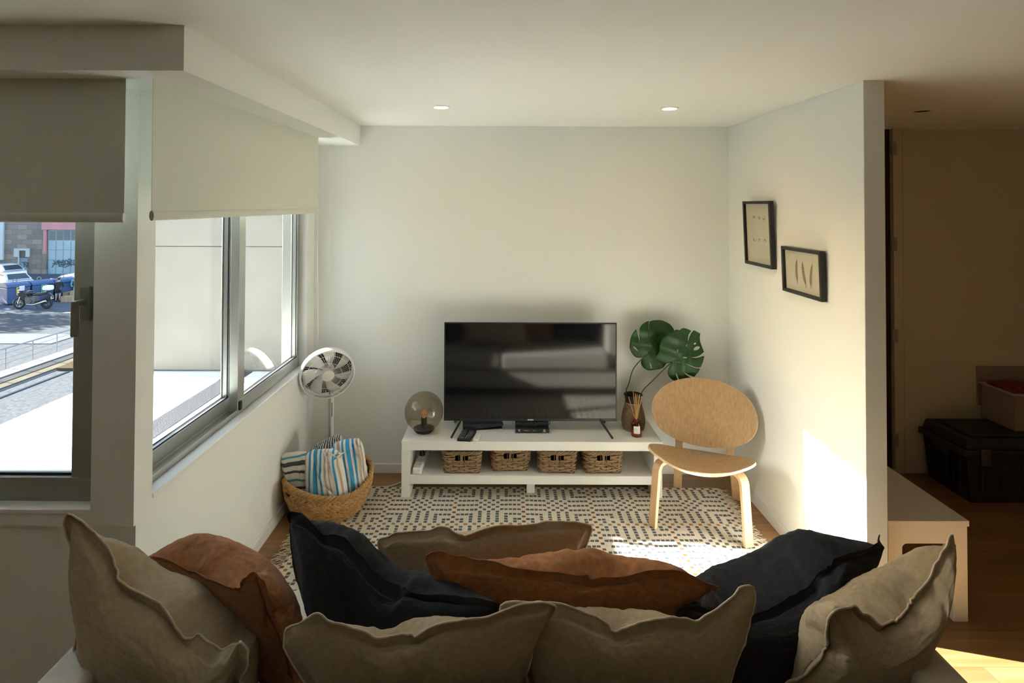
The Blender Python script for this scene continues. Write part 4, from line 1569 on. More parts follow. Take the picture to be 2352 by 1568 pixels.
def picture(label, yc, zc, wd, ht, tilt, draw):
    t = thing('framed_picture', label, 'picture', (XR - 0.002, yc, zc - ht / 2), 0, 'black framed pictures on the right wall')
    t.rotation_euler = (0, -tilt, 0)
    bw, dp = 0.017, 0.027
    m = MB()
    for a, b, c, d in ((-wd / 2, 0, wd / 2, bw), (-wd / 2, ht - bw, wd / 2, ht), (-wd / 2, bw, -wd / 2 + bw, ht - bw), (wd / 2 - bw, bw, wd / 2, ht - bw)):
        m.box(-dp, a, b, -0.001, c, d)
    m.build('frame', M['frame'], t, bevel=0.0012)
    po = B(-0.012, -wd / 2 + bw, bw, -0.008, wd / 2 - bw, ht - bw).build('paper', M['paper'], t)
    # u grows to the viewer's right (towards -y), v grows downwards, both 0..1 across the paper
    T = lambda u, v, e=0.0003: (-0.012 - e, (wd / 2 - bw) - u * (wd - 2 * bw), ht - bw - v * (ht - 2 * bw))
    draw(T, po)
    return t


def rings(T, po):
    k = 0
    for v in (.235, .615):
        for u in (.32, .53, .73):
            k += 1
            m = MB()
            a0, n_ = 1.1 + k * 1.3, 18
            m.tube([Vector(T(u + .042 * math.cos(a0 + 4.6 * i / n_), v + .02 * math.sin(a0 + 4.6 * i / n_))) for i in range(n_ + 1)], 0.0009, 4)
            m.tube([Vector(T(u + .042 * math.cos(a0 + 1.6 * i / n_ + 2), v + .024 * math.sin(a0 + 1.6 * i / n_ + 2))) for i in range(n_ + 1)], 0.0018, 4)
            m.build('ink_drawing', M['ink'], po)


def feathers(T, po):
    fb, fl_ = mat('brown feather print', (0.20, 0.125, 0.075), 0.8), mat('pale feather print', (0.36, 0.27, 0.19), 0.8)
    for u0, v0, u1, v1, wd_ in ((.345, .20, .335, .76, .034), (.50, .24, .575, .80, .040), (.765, .26, .705, .80, .034)):
        m = MB()
        n_ = 26
        for i in range(n_):
            f0, f1 = i / n_, (i + .86) / n_
            q = []
            for f_, sg in ((f0, -1), (f0, 1), (f1, 1), (f1, -1)):
                w_ = wd_ * (math.sin(min(1, f_ * 3.2) * PI / 2) ** .7) * (1 - max(0, f_ - .78) / .22 * .85)
                bow = .018 * math.sin(f_ * PI)
                q.append(T(u0 + (u1 - u0) * f_ + sg * w_ - bow, v0 + (v1 - v0) * f_ + (.018 if sg else 0) * abs(sg), .0004))
            m.add(q, [(0, 1, 2, 3)], i % 2)
        m.tube([T(u0 + (u1 - u0) * f_ - .018 * math.sin(f_ * PI), v0 + (v1 - v0) * f_, .0006) for f_ in (0, .2, .4, .6, .8, 1, 1.12)], 0.0007, 4, mi=0)
        m.build('feather_print', [fb, fl_], po, fix=False)


picture('black frame with two rows of small ring drawings, the upper left of the two pictures', 3.398, 1.643, .358, .385, R(2.2), rings)
picture('black frame with a print of three brown feathers, the lower right of the two pictures', 2.911, 1.472, .380, .240, R(2.0), feathers)

# ------------------------------------------------------------------ white bench in the hall
bn = thing('bench', 'low white bench with square legs standing against the end of the partition wall', 'bench', (1.846, 2.97, 0))
off = bn.location
bx0, bx1, by0, by1 = 1.690, 2.046, 2.52, 3.42
B(bx0, by0, 0.413, bx1, by1, 0.437).build('top', M['white'], bn, bevel=0.0015, off=off)
for y_ in (by0 + .006, by1 - .024):
    a_, b_ = bx0 + .066, bx1 - .066
    pl_ = [(bx0 + .008, .4125), (bx0 + .008, .30), (a_, .30)] + [(a_ + .022 * (1 - math.cos(t)), .314 + .022 * math.sin(t)) for t in [i * PI / 16 for i in range(9)]] + \
          [(b_ - .022 * (1 - math.sin(t)), .314 + .022 * math.cos(t)) for t in [i * PI / 16 for i in range(9)]] + [(b_, .30), (bx1 - .008, .30), (bx1 - .008, .4125)]
    MB().prism(pl_, lambda u, v, s_: (u, s_, v), y_, y_ + .018).build('end_panel', M['white'], bn, bevel=0.001, off=off)
for x_ in (bx0 + .006, bx1 - .026):
    B(x_, by0 + .024, .33, x_ + .018, by1 - .024, .4125).build('side_rail', M['white'], bn, off=off)
for x_ in (bx0 + .004, bx1 - .068):
    for y_ in (by0 + .004, by1 - .066):
        B(x_, y_, 0, x_ + .062, y_ + .062, .412).build('leg', M['white'], bn, bevel=0.002, off=off)

# ------------------------------------------------------------------ storage boxes in the hall
sb = thing('storage_trunk', 'large black plastic storage trunk with clip latches on the hall floor', 'storage box', (3.265, 3.70, 0))
tpl = [(-.43, -.185), (.43, -.185), (.43, .185), (-.43, .185)]


def taper(m, x0, x1, yy0, yy1, za, zb, k0, k1, mi=0):
    cx_, cy_ = (x0 + x1) / 2, (yy0 + yy1) / 2
    v = []
    for z, k in ((za, k0), (zb, k1)):
        v += [(cx_ + (a - cx_) * k, cy_ + (b - cy_) * k, z) for a, b in ((x0, yy0), (x1, yy0), (x1, yy1), (x0, yy1))]
    m.add(v, [(0, 3, 2, 1), (4, 5, 6, 7), (0, 1, 5, 4), (1, 2, 6, 5), (2, 3, 7, 6), (3, 0, 4, 7)], mi)


m = MB()
taper(m, -.42, .42, -.185, .185, 0, .285, .93, 1.0)
for k in range(6):
    m.box(-.34 + k * .13, -.186, .06, -.32 + k * .13, -.176, .25)
    m.box(-.421, -.13 + k * .05, .06, -.41, -.115 + k * .05, .25)
m.build('body', M['blackm'], sb, bevel=0.012, seg=3)
m = MB().box(-.445, -.195, .285, .445, .195, .325)
taper(m, -.425, .425, -.185, .185, .325, .385, 1.0, .96)
m.box(-.36, -.14, .384, .36, .14, .398)
m.build('lid', M['blackm'], sb, bevel=0.010, seg=3)
for x_ in (-.35, .30):
    B(x_, -.206, .235, x_ + .06, -.194, .335).build('latch', mat('dark grey latch', (0.05, 0.05, 0.05), .4), sb, bevel=0.004)
B(-.452, -.06, .24, -.432, .06, .30).build('grip', M['blackm'], sb, bevel=0.005)
B(.02, -.15, .3985, .10, -.115, .400).build('sticker', mat('yellowed sticker', (0.55, 0.45, 0.2), .6), sb)

M['clear'] = bpy.data.materials.new('milky clear plastic')
M['clear'].use_nodes = True
n, l = M['clear'].node_tree.nodes, M['clear'].node_tree.links
tr_, mxs = n.new('ShaderNodeBsdfTransparent'), n.new('ShaderNodeMixShader')
tr_.inputs[0].default_value = (.92, .88, .85, 1)
n['Principled BSDF'].inputs['Base Color'].default_value = (.52, .44, .40, 1)
n['Principled BSDF'].inputs['Roughness'].default_value = .35
mxs.inputs[0].default_value = .42
l.new(tr_.outputs[0], mxs.inputs[1])
l.new(n['Principled BSDF'].outputs[0], mxs.inputs[2])
l.new(mxs.outputs[0], n['Material Output'].inputs[0])
cbx = thing('clear_storage_box', 'milky see-through plastic box holding red cloth on top of the black trunk', 'storage box', (3.44, 3.745, .400))
m = MB()
for (xa_, ya_, xb_, yb_) in ((-.21, -.125, .21, -.122), (-.21, .122, .21, .125), (-.21, -.122, -.207, .122), (.207, -.122, .21, .122)):
    m.box(xa_, ya_, .003, xb_, yb_, .225)
m.box(-.21, -.125, 0, .21, .125, .003)
m.build('walls', M['clear'], cbx)
m = MB()
for (xa_, ya_, xb_, yb_) in ((-.222, -.137, .222, -.122), (-.222, .122, .222, .137), (-.222, -.122, -.207, .122), (.207, -.122, .222, .122)):
    m.box(xa_, ya_, .222, xb_, yb_, .232)
m.build('rim', mat('milky rim plastic', (0.40, 0.34, 0.29), .4), cbx, bevel=0.002)
m = MB().obox((0, .148, .20), (.222, 0, 0), (0, .002, .13), (0, .002, -.0003))
m.build('lid', M['clear'], cbx)
simR = sim_cloth(31, 24, 0, 0, 1.0, 14, .7, .03, .012)
soft('red_cloth', 'knitted_cloth', mat('red patterned cloth', (0.20, 0.025, 0.015), .95, var=.7, vscale=60), None,
     net((3.25, 3.85, .645), (3.62, 3.85, .625), (3.62, 3.66, .575), (3.25, 3.66, .60)), .7, simR, .03, .08, 'dark red patterned cloth heaped inside the see-through plastic box', 'cloth', None, 0)

# ------------------------------------------------------------------ sofa
sf = thing('sofa', 'pale beige upholstered sofa seen from behind covered with loose cushions', 'sofa', (0.01, 1.68, 0))
off = sf.location
SX0, SX1 = -1.112, 1.138
B(SX0 + .01, 1.27, 0.10, SX1 - .01, 2.06, 0.28).build('base', M['sofa'], sf, bevel=0.02, seg=3, off=off)
B(SX0, 1.245, 0.10, SX1, 1.357, 0.680).build('back_rail', M['sofa'], sf, bevel=0.022, seg=4, off=off)
for a, b in ((SX0, SX0 + .122), (SX1 - .122, SX1)):
    pf = [(1.36, .10), (1.985, .10), (1.985, .60)] + [(1.925 + .06 * math.cos(t), .60 + .06 * math.sin(t)) for t in [i * PI / 12 for i in range(1, 7)]] + [(1.36, .662)]
    MB().prism(pf, lambda u, v, s_: (s_, u, v), a, b).build('arm', M['sofa'], sf, bevel=0.02, seg=3, off=off)
for a, b in ((SX0 + .125, .008), (.012, SX1 - .125)):
    B(a, 1.36, .28, b, 2.095, .425).build('seat_cushion', M['sofa'], sf, bevel=0.03, seg=4, off=off)
for x_ in (SX0 + .08, SX1 - .08):
    for y_ in (1.31, 1.98):
        MB().lathe([(0.0, 0), (.016, 0), (.022, .10), (0.0, .10)], c=(x_, y_, 0), n=16).build('leg', M['darkwood'], sf, off=off)

# ------------------------------------------------------------------ cushions: the four corners of each were measured off the photograph
GB, GR, GN = 'beige linen cushions on the sofa', 'rust linen cushions on the sofa', 'navy linen cushions on the sofa'
CU = [
    # label, material, colour group, corners TL TR BR BL as (px, py, depth), aspect, near/far half thickness, seed, pressure, net bends, rise and fall of the top seam (mm), lift of the far side
    ('beige cushion at the near left end of the back row, left of its twin', 'linen', GB,
     (668, 1452, 1.435), (1252, 1398, 1.435), (1190, 1722, 1.455), (735, 1722, 1.455), .62, .035, .115, 1, 1.0, dict(top=(0, -.01, 0)),
     [(0, -6), (.117, 32), (.16, 10), (.29, -5), (.335, -20), (.477, 2), (.577, 8), (.687, 0), (.76, -8), (.88, 2), (1, 0)], (.0, .0)),
    ('beige cushion at the near right of the back row with its right corner standing up', 'linen', GB,
     (1172, 1385, 1.475), (1722, 1368, 1.445), (1672, 1740, 1.455), (1225, 1740, 1.475), .62, .035, .135, 2, 1.0, dict(top=(0, -.01, 0)),
     [(0, -8), (.096, -12), (.21, -16), (.34, -30), (.44, -42), (.55, -42), (.65, -44), (.73, -54), (.78, -68), (.85, -46), (.94, -18), (.97, 6), (1, 6)], (.02, .02)),
    ('beige cushion standing alone at the seat front nearest the rug', 'linen', GB,
     (884, 1243, 1.86), (1340, 1206, 1.84), (1332, 1444, 1.86), (905, 1438, 1.88), .62, .03, .10, 3, .8, dict(),
     [(0, -12), (.05, 6), (.21, 8), (.28, 24), (.38, 10), (.56, 20), (.71, 8), (.775, 10), (.94, 0), (1, -10)], (.01, .01)),
    ('large beige cushion leaning in the left corner of the sofa, one corner pointing up', 'linen', GB,
     (170, 1174, 1.56), (550, 1480, 1.43), (592, 1690, 1.50), (205, 1650, 1.47), .90, .085, .20, 4, 1.3, dict(left=(-.03, 0, 0)),
     [(0, -4), (.08, -36), (.16, -34), (.34, -76), (.57, -55), (.70, -76), (.84, -98), (.93, -62), (1, 0)], (.03, -.01)),
    ('large beige cushion leaning in the right corner of the sofa beside the white bench', 'linen', GB,
     (1920, 1392, 1.42), (2196, 1252, 1.56), (2085, 1610, 1.49), (1800, 1610, 1.53), .95, .085, .14, 5, 1.3, dict(right=(.0, 0, 0)),
     [(0, 0), (.1, -12), (.2, -54), (.36, -100), (.48, -92), (.6, -80), (.78, -64), (.82, -42), (.93, -10), (1, 0)], (-.05, .07)),
    ('rust brown cushion slumped behind the large left beige one', 'rust', GR,
     (300, 1290, 1.78), (600, 1322, 1.50), (696, 1600, 1.56), (400, 1520, 1.74), .95, .03, .14, 6, 1.5, dict(mid=(.02, .03, .02)),
     [(0, 0), (.27, 24), (.5, 2), (.6, -15), (.8, -28), (.93, -10), (1, 0)], (.06, -.05)),
    ('long rust brown cushion lying across the middle of the sofa', 'rust', GR,
     (1006, 1278, 1.63), (1618, 1336, 1.60), (1560, 1578, 1.63), (1040, 1570, 1.65), .60, .03, .13, 7, 1.0, dict(),
     [(0, -6), (.05, -22), (.1, -20), (.25, -16), (.35, -12), (.5, 2), (.6, 14), (.7, 4), (.8, 15), (.9, 16), (1, 0)], (.05, .06)),
    ('dark navy cushion left of centre with one corner pointing up at the towel basket', 'navy', GN,
     (662, 1196, 1.74), (1138, 1388, 1.50), (1080, 1640, 1.53), (712, 1640, 1.60), .85, .055, .15, 8, 1.2, dict(),
     [(0, 0), (.12, 12), (.28, 4), (.36, -32), (.43, -64), (.49, -74), (.56, -66), (.60, -44), (.68, -44), (.8, -28), (1, 0)], (.08, .03)),
    ('dark navy cushion right of centre in front of the right beige corner cushion', 'navy', GN,
     (1560, 1392, 1.56), (2032, 1252, 1.70), (1930, 1606, 1.60), (1640, 1640, 1.54), .80, .05, .26, 9, 1.4, dict(),
     [(0, -10), (.2, -45), (.34, -66), (.44, -74), (.55, -64), (.64, -48), (.70, -6), (.78, 16), (.9, -2), (1, 0)], (.05, .11)),
]
cush = {}
for lab, mk_, grp, a, b, c, d, asp, tn, tf, seed, pr, kw, prf, lf in CU:
    sim = sim_cloth(seed + 40, 56, 2, .045, pr * 1.6, 24, asp, .012, .006)
    me_ = {'linen': 'pipe', 'rust': 'rust', 'navy': 'navy'}[mk_]
    soft('cushion', 'cover', M[mk_], M[me_], net(at(*a), at(*b), at(*c), at(*d), **kw), asp, sim, tn, tf, lab, 'cushion', grp, .0034 if mk_ == 'linen' else .0018,
         prof=[(s_, d_ / 1000) for s_, d_ in prf], lift=lf)

# ------------------------------------------------------------------ the terrace and its neighbour's wall
M['plaster'] = mat('white exterior render', (0.78, 0.77, 0.74), 0.9)
M['paving'] = mat('pale terrace paving', (0.80, 0.79, 0.76), 0.8, spec=0.0, bump=.05, bscale=30)
M['lime'] = mat('limestone cladding', (0.195, 0.180, 0.148), 0.85, var=.05, vscale=3, bump=.05, bscale=25)
GZ = -4.2
ter = MB()
ter.box(-4.19, 2.12, GZ, -1.425, 6.9, -.05)
o = struct('terrace_floor', ter, M['paving'])
struct('terrace_band', B(-2.96, 2.2, -.055, -2.74, 6.38, -.044), mat('grey mottled strip', (0.075, 0.076, 0.08), .9, spec=0.0, bump=.8, bscale=120, var=.3, vscale=90))  # darker grey mottled band along the paving
jl = MB().box(-4.19, 6.20, -.052, -1.43, 6.206, -.0485)
struct('terrace_joint', jl, mat('paving joint', (.42, .41, .39), .9))
lw = MB()
lw.box(-4.19, 6.41, -.05, -1.0, 6.60, 3.4)
for z_a, z_b in ((-.03, 1.330), (1.338, 2.70), (2.708, 3.4)):
    for q in range(2):
        lw.box((-4.19, -1.698)[q], 6.385, z_a, (-1.70, -1.0)[q], 6.41, z_b, 1)
struct('wall_terrace', lw, [mat('dark joint', (.10, .09, .08), .9), M['lime']])
struct('added_sun_fin', B(-3.02, 2.12, -.05, -2.86, 2.85, 3.6), M['plaster'])  # added fin out of view, keeps direct sun off the front window

# ------------------------------------------------------------------ street below
M['asphalt'] = mat('sunlit pale asphalt', (0.078, 0.081, 0.083), .95, spec=0.0, bump=.5, bscale=12, var=.22, vscale=9)
M['asphalt2'] = mat('parking bay asphalt', (0.085, 0.098, 0.115), .95, spec=0.0, bump=.3, bscale=12, var=.10, vscale=3)
M['conc'] = mat('pale concrete', (0.19, 0.185, 0.18), .9, spec=0.0, var=.06, vscale=2)
M['concg'] = mat('grey concrete gutter', (0.055, 0.055, 0.052), .9, spec=0.0, var=.1, vscale=2)
M['sand'] = mat('sandy verge', (0.105, 0.092, 0.066), .95, spec=0.0, var=.1, vscale=2)
struct('street_ground', B(-75, -6, GZ - .3, 8, 49.2, GZ), M['asphalt'])
so_ = struct('street_footpath', B(-40, 24.6, GZ - .1, -19.2, 26.4, GZ + .03), mat('pale footpath', (0.115, 0.116, 0.115), .95, spec=0.0, var=.08, vscale=3, bump=.3, bscale=14))
struct('street_kerb', MB().box(-17.75, 10, GZ - .1, -17.15, 40, GZ + .04).box(-23.8, 31.2, GZ - .1, -20.0, 31.45, GZ + .07), M['conc'])
struct('street_gutter', B(-17.02, 10, GZ - .1, -16.62, 40, GZ + .03), M['concg'])
struct('street_verge', B(-16.58, 10, GZ - .1, -16.18, 40, GZ + .02), M['sand'])
struct('street_shadow_lines', MB().box(-15.98, 10, GZ, -15.95, 40, GZ + .012).box(-15.48, 8, GZ, -15.38, 20.6, GZ + .02), mat('painted shadow line', (0.030, 0.036, 0.048), .9, spec=0.0))  # flat dark strips that paint shadow lines onto the asphalt
struct('street_parking', B(-60, 31.9, GZ - .1, -19, 49, GZ + .012), M['asphalt2'])
struct('street_flowerbed', MB().prism([(-15.25, 20.7), (-15.93, 20.7), (-16.05, 21.6), (-15.25, 22.4)], xyz, GZ, GZ + .10), mat('brown planting soil', (0.06, 0.048, 0.032), 1, spec=0.0, var=.4, vscale=20, bump=.8, bscale=30))

rl = thing('railing', 'low grey metal railing along the footpath beyond the terrace', 'railing', (-17.9, 21, GZ))
M['steel'] = mat('galvanised steel', (0.20, 0.21, 0.22), .5, metal=.4)
for k in range(12):
    y_ = 20.85 + (k - 5) * 1.2
    MB().tube([(0, y_ - 21, .03), (0, y_ - 21, .76)], .018, 8).build('post', M['steel'], rl)
MB().tube([(0, -6.2, .76), (0, 8, .76)], .024, 8).build('top_rail', M['steel'], rl)
for z_ in (.22, .40, .58):
    MB().tube([(0, -6.2, z_), (0, 8, z_)], .007, 6).build('wire', M['steel'], rl)

# stone building across the street
bd = thing('stone_building', 'grey stone building with pink framed garage door across the street', 'building', (-40, 49.5, GZ))
off = bd.location
stone = mat('granite masonry', (.16, .15, .14), .95)
n, l = stone.node_tree.nodes, stone.node_tree.links
br = n.new('ShaderNodeTexBrick')
br.inputs['Scale'].default_value = 1.0
br.inputs['Brick Width'].default_value, br.inputs['Row Height'].default_value, br.inputs['Mortar Size'].default_value = .85, .42, .018
br.inputs['Color1'].default_value, br.inputs['Color2'].default_value, br.inputs['Mortar'].default_value = (.25, .215, .185, 1), (.14, .125, .115, 1), (.13, .115, .10, 1)
tcn, mpn = n.new('ShaderNodeTexCoord'), n.new('ShaderNodeMapping')
mpn.inputs['Rotation'].default_value = (PI / 2, 0, 0)
l.new(tcn.outputs['Object'], mpn.inputs[0])
l.new(mpn.outputs[0], br.inputs['Vector'])
l.new(br.outputs['Color'], n['Principled BSDF'].inputs['Base Color'])
gz = GZ
m = MB()
m.box(-70, 49, gz, -38.95, 50, 6).box(-38.6, 49.12, gz, -20, 50, 6)
m.build('stone_wall', stone, bd, off=off)
pinkm = mat('faded pink paint', (0.42, 0.20, 0.21), .85, var=.1, vscale=1)
bluem = mat('pale blue sheet steel', (0.27, 0.36, 0.41), .7, var=.08, vscale=1.2)
B(-39.1, 48.86, -.42, -30, 49.12, 1.2).build('pink_lintel', pinkm, bd, off=off)
B(-38.96, 48.9, -2.35, -38.72, 49.14, -.42).build('pink_jamb', pinkm, bd, off=off)
B(-39.0, 48.88, gz, -38.66, 49.14, -2.35).build('stone_jamb', stone, bd, off=off)
gd = B(-38.62, 49.02, gz, -33, 49.12, -.46).build('garage_door', bluem, bd, off=off)
wn = MB()
for x_ in (-38.55, -37.92, -37.30, -36.67, -36.04):
    wn.box(x_, 49.0, -1.32, x_ + .55, 49.025, -.52)
wn.build('window_row', mat('dusty dark panes', (.10, .125, .135), .4), gd, off=off)
jn = MB()
for x_ in (-37.96, -37.34, -36.70, -36.08):
    jn.box(x_, 49.008, gz, x_ + .025, 49.022, -1.4)
for z_ in (-2.15, -3.02):
    jn.box(-38.6, 49.008, z_, -33, 49.022, z_ + .025)
jn.build('panel_seams', mat('dark seam blue', (.11, .16, .19), .8), gd, off=off)  # thin strips in a darker blue along the panel seams
gf = MB()
gp = lambda x, y: at(110 + x / 26.13, 580 + y / 26.13, 49.0)
for st_ in ([(335, 465), (390, 540), (480, 610)], [(245, 885), (300, 780), (390, 695), (490, 670), (570, 735)], [(240, 660), (340, 650), (480, 600), (640, 600)],
            [(505, 530), (600, 500), (650, 450), (690, 520), (580, 570), (560, 620)], [(560, 500), (640, 590), (640, 690), (690, 700)], [(690, 500), (760, 560), (640, 600), (720, 640), (800, 590)],
            [(770, 540), (840, 500), (880, 590), (800, 640)], [(880, 430), (940, 490), (860, 560), (930, 640), (1000, 680)], [(900, 520), (980, 560), (1060, 640), (960, 660)],
            [(1030, 480), (1120, 460), (1190, 520), (1200, 640), (1100, 690), (1010, 600), (1030, 490)], [(1170, 470), (1240, 560), (1270, 680), (1330, 660)],
            [(1230, 450), (1270, 370), (1340, 370), (1440, 500), (1290, 500)], [(1300, 510), (1470, 505)], [(1320, 600), (1480, 600)], [(1320, 510), (1320, 690)],
            [(1560, 420), (1565, 560), (1555, 690), (1640, 780), (1700, 870)], [(620, 620), (680, 740), (650, 830), (760, 820)], [(680, 750), (860, 730), (1000, 790), (930, 700), (1050, 720), (1260, 690), (1480, 690), (1560, 740)],
            [(760, 820), (900, 830), (1030, 890), (1080, 830), (1260, 770), (1300, 690)], [(1390, 700), (1410, 800)], [(780, 680), (850, 700), (960, 740)]):
    gf.tube([gp(*p) for p in st_], .030, 5)
gf.build('graffiti', mat('dark spray paint', (.035, .065, .075), .8), gd, off=off)
ds = MB()
ds.box(-41.45, 48.90, -2.75, -41.02, 49.1, -2.03).box(-41.02, 48.90, -2.20, -40.45, 49.1, -2.03).box(-40.45, 48.90, -2.75, -40.14, 49.1, -2.03).box(-41.10, 48.90, gz, -41.0, 49.1, -2.75)
ds.build('door_surround', mat('painted white stone', (.36, .40, .42), .85), bd, off=off)
B(-41.0, 48.98, -2.9, -40.45, 49.1, -2.20).build('transom', mat('dark transom', (.05, .05, .055), .5), bd, off=off)
sd = B(-41.0, 48.97, gz, -40.30, 49.08, -2.85).build('side_door', mat('blue grey door', (.15, .20, .25), .7), bd, off=off)
g2 = MB()
for st_ in ([(375, 725), (440, 720), (480, 740)], [(410, 730), (420, 790), (470, 800), (475, 740), (430, 745), (455, 790)], [(440, 760), (465, 815)]):
    g2.tube([at(x / 7.468, 505 + y / 7.468, 48.96) for x, y in st_], .03, 5)
g2.build('graffiti', bpy.data.materials['dark spray paint'], sd, off=off)
B(-43.4, 48.85, -3.0, -42.35, 49.1, 5).build('white_pilaster', mat('whitewashed pilaster', (.42, .46, .50), .85), bd, off=off)

# containers, motorbike, cars, people
M['binblue'] = mat('blue container plastic', (0.020, 0.055, 0.15), .5)
dirb = Vector((1.55, 2.74, 0)).normalized()
AB = math.atan2(dirb.y, dirb.x)


def container(label, loc, frame_col, cat='container'):
    t = thing('recycling_container', label, cat, loc, AB, 'blue recycling containers in the street')
    W_, D_, H_ = 1.18, 1.25, 1.02
    m = MB()
    taper(m, 0, W_ - .02, 0, D_, .05, H_, .90, 1.0)
    m.build('body', M['binblue'], t, bevel=.06, seg=3)
    pf = [(-.03, H_), (-.03, H_ + .10), (.15, H_ + .22), (.6, H_ + .28), (1.05, H_ + .22), (D_ + .03, H_ + .10), (D_ + .03, H_)]
    MB().prism(pf, lambda u, v, s_: (s_, u, v), -.005, W_ - .015).build('lid', M['binblue'], t, bevel=.03)
    MB().tube([(W_ / 2 + .10 * math.cos(a * PI / 8), D_ / 2, H_ + .34 + .10 * math.sin(a * PI / 8)) for a in range(16)], .025, 6, closed=True).build('lifting_ring', M['steel'], t)
    if frame_col:
        f_ = MB()
        cx_, cz_ = W_ * .52, .80
        for a, b, c, d in ((-.17, -.24, .17, -.17), (-.17, .17, .17, .24), (-.17, -.17, -.10, .17), (.10, -.17, .17, .17)):
            f_.box(cx_ + a, -.035, cz_ + b, cx_ + c, .01, cz_ + d)
        f_.build('slot_frame', frame_col, t, bevel=.015)
        B(cx_ - .10, -.02, cz_ - .17, cx_ + .10, .012, cz_ + .17).build('slot_flap', M['black'], t)
    return t


bo = Vector((-28.85, 33.62, GZ + .012))
yellow, green = mat('yellow slot frame', (.62, .36, .05), .5), mat('green slot frame', (.05, .26, .18), .5)
container('blue recycling container with yellow slot frame behind the motorbike', bo, yellow)
container('blue recycling container with green slot frame in the middle of the row', bo + dirb * 1.22, green)
container('blue recycling container at the far end of the row behind the standing person', bo + dirb * 2.44, None)

mb_ = thing('motorbike', 'black motorbike with white top case parked by the blue containers', 'motorbike', (-26.62, 32.75, GZ + .012), math.atan2(.12, 1.49))
tyre, chrome = mat('tyre rubber', (.012, .012, .012), .8), mat('chrome', (.5, .5, .5), .25, metal=.9)
dark, whitec = mat('black bike paint', (.015, .015, .017), .25), mat('white top case', (.72, .72, .70), .3)
for xw, nm in ((-.74, 'front_wheel'), (.74, 'rear_wheel')):
    q = MB()
    q.tube([(xw + .27 * math.cos(a * PI / 14), 0, .33 + .27 * math.sin(a * PI / 14)) for a in range(28)], .062, 10, closed=True)
    q.build(nm, tyre, mb_)
    q = MB().tube([(xw + .20 * math.cos(a * PI / 14), 0, .33 + .20 * math.sin(a * PI / 14)) for a in range(28)], .016, 6, closed=True)
    for k in range(5):
        a = k * 2 * PI / 5
        q.tube([(xw, 0, .33), (xw + .2 * math.cos(a), 0, .33 + .2 * math.sin(a))], .014, 6)
    q.build('wheel_rim', chrome if xw < 0 else dark, mb_)
MB().tube([(-.74, .10, .33), (-.52, .10, .95)], .03, 8).tube([(-.74, -.10, .33), (-.52, -.10, .95)], .03, 8).build('fork', chrome, mb_)
MB().prism([(-.95, .52), (-.74, .66), (-.52, .60), (-.55, .56), (-.74, .61), (-.92, .49)], lambda u, v, s_: (u, s_, v), -.07, .07).build('front_mudguard', dark, mb_)
MB().prism([(-.78, .92), (-.60, 1.02), (-.35, .98), (-.15, .70), (-.30, .45), (-.52, .52), (-.62, .72)], lambda u, v, s_: (u, s_, v), -.17, .17).build('fairing', dark, mb_, bevel=.05, seg=3)
MB().prism([(-.72, 1.00), (-.62, 1.30), (-.56, 1.32), (-.56, 1.02)], lambda u, v, s_: (u, s_, v), -.16, .16).build('windscreen', mat('pale smoked screen', (.45, .48, .50), .2), mb_, bevel=.02)
MB().tube([(-.50, -.34, 1.06), (-.52, -.1, 1.02), (-.52, .1, 1.02), (-.50, .34, 1.06)], .018, 8).ell((-.55, -.32, 1.22), (.03, 0, 0), (0, .07, 0), (0, 0, .05)).ell((-.55, .32, 1.22), (.03, 0, 0), (0, .07, 0), (0, 0, .05)).build('handlebar', dark, mb_)
MB().ell((-.18, 0, .90), (.30, 0, .02), (0, .17, 0), (0, 0, .16), 16, 10).build('tank', dark, mb_)
MB().prism([(.02, .82), (.10, .90), (.45, .92), (.82, 1.02), (.86, .94), (.55, .78), (.15, .74)], lambda u, v, s_: (u, s_, v), -.14, .14).build('seat', M['blackm'], mb_, bevel=.04, seg=3)
MB().box(-.30, -.20, .30, .22, .20, .68).lathe([(0.0, 0), (.12, 0), (.12, .05), (0, .05)], c=(-.05, -.25, .45), n=18, mtx=Matrix.Rotation(-PI / 2, 4, 'X')).build('engine', mat('grey engine casting', (.10, .10, .10), .4, metal=.5), mb_, bevel=.05)
MB().tube([(-.2, -.22, .30), (.2, -.24, .28), (.5, -.24, .36), (.86, -.24, .48)], [.025, .03, .05, .06], 10).build('exhaust', chrome, mb_)
MB().tube([(.15, -.10, .42), (.74, -.12, .33)], .035, 8).tube([(.15, .10, .42), (.74, .12, .33)], .035, 8).build('swingarm', dark, mb_)
MB().box(.62, -.22, 1.05, 1.02, .22, 1.32).build('top_case', whitec, mb_, bevel=.08, seg=3)
MB().prism([(.78, .98), (1.06, .76), (1.08, .60), (1.02, .60), (.70, .90)], lambda u, v, s_: (u, s_, v), -.08, .08).build('tail', dark, mb_)
B(1.03, -.11, .56, 1.05, .11, .72).build('number_plate', mat('pale number plate', (.55, .60, .65), .4), mb_)
MB().tube([(-.05, .16, .32), (.02, .34, .0)], .014, 6).build('side_stand', dark, mb_)

M['carw'] = mat('white car paint', (.62, .63, .64), .25, coat=.5)
M['carg'] = mat('dark car glass', (.03, .045, .055), .12)


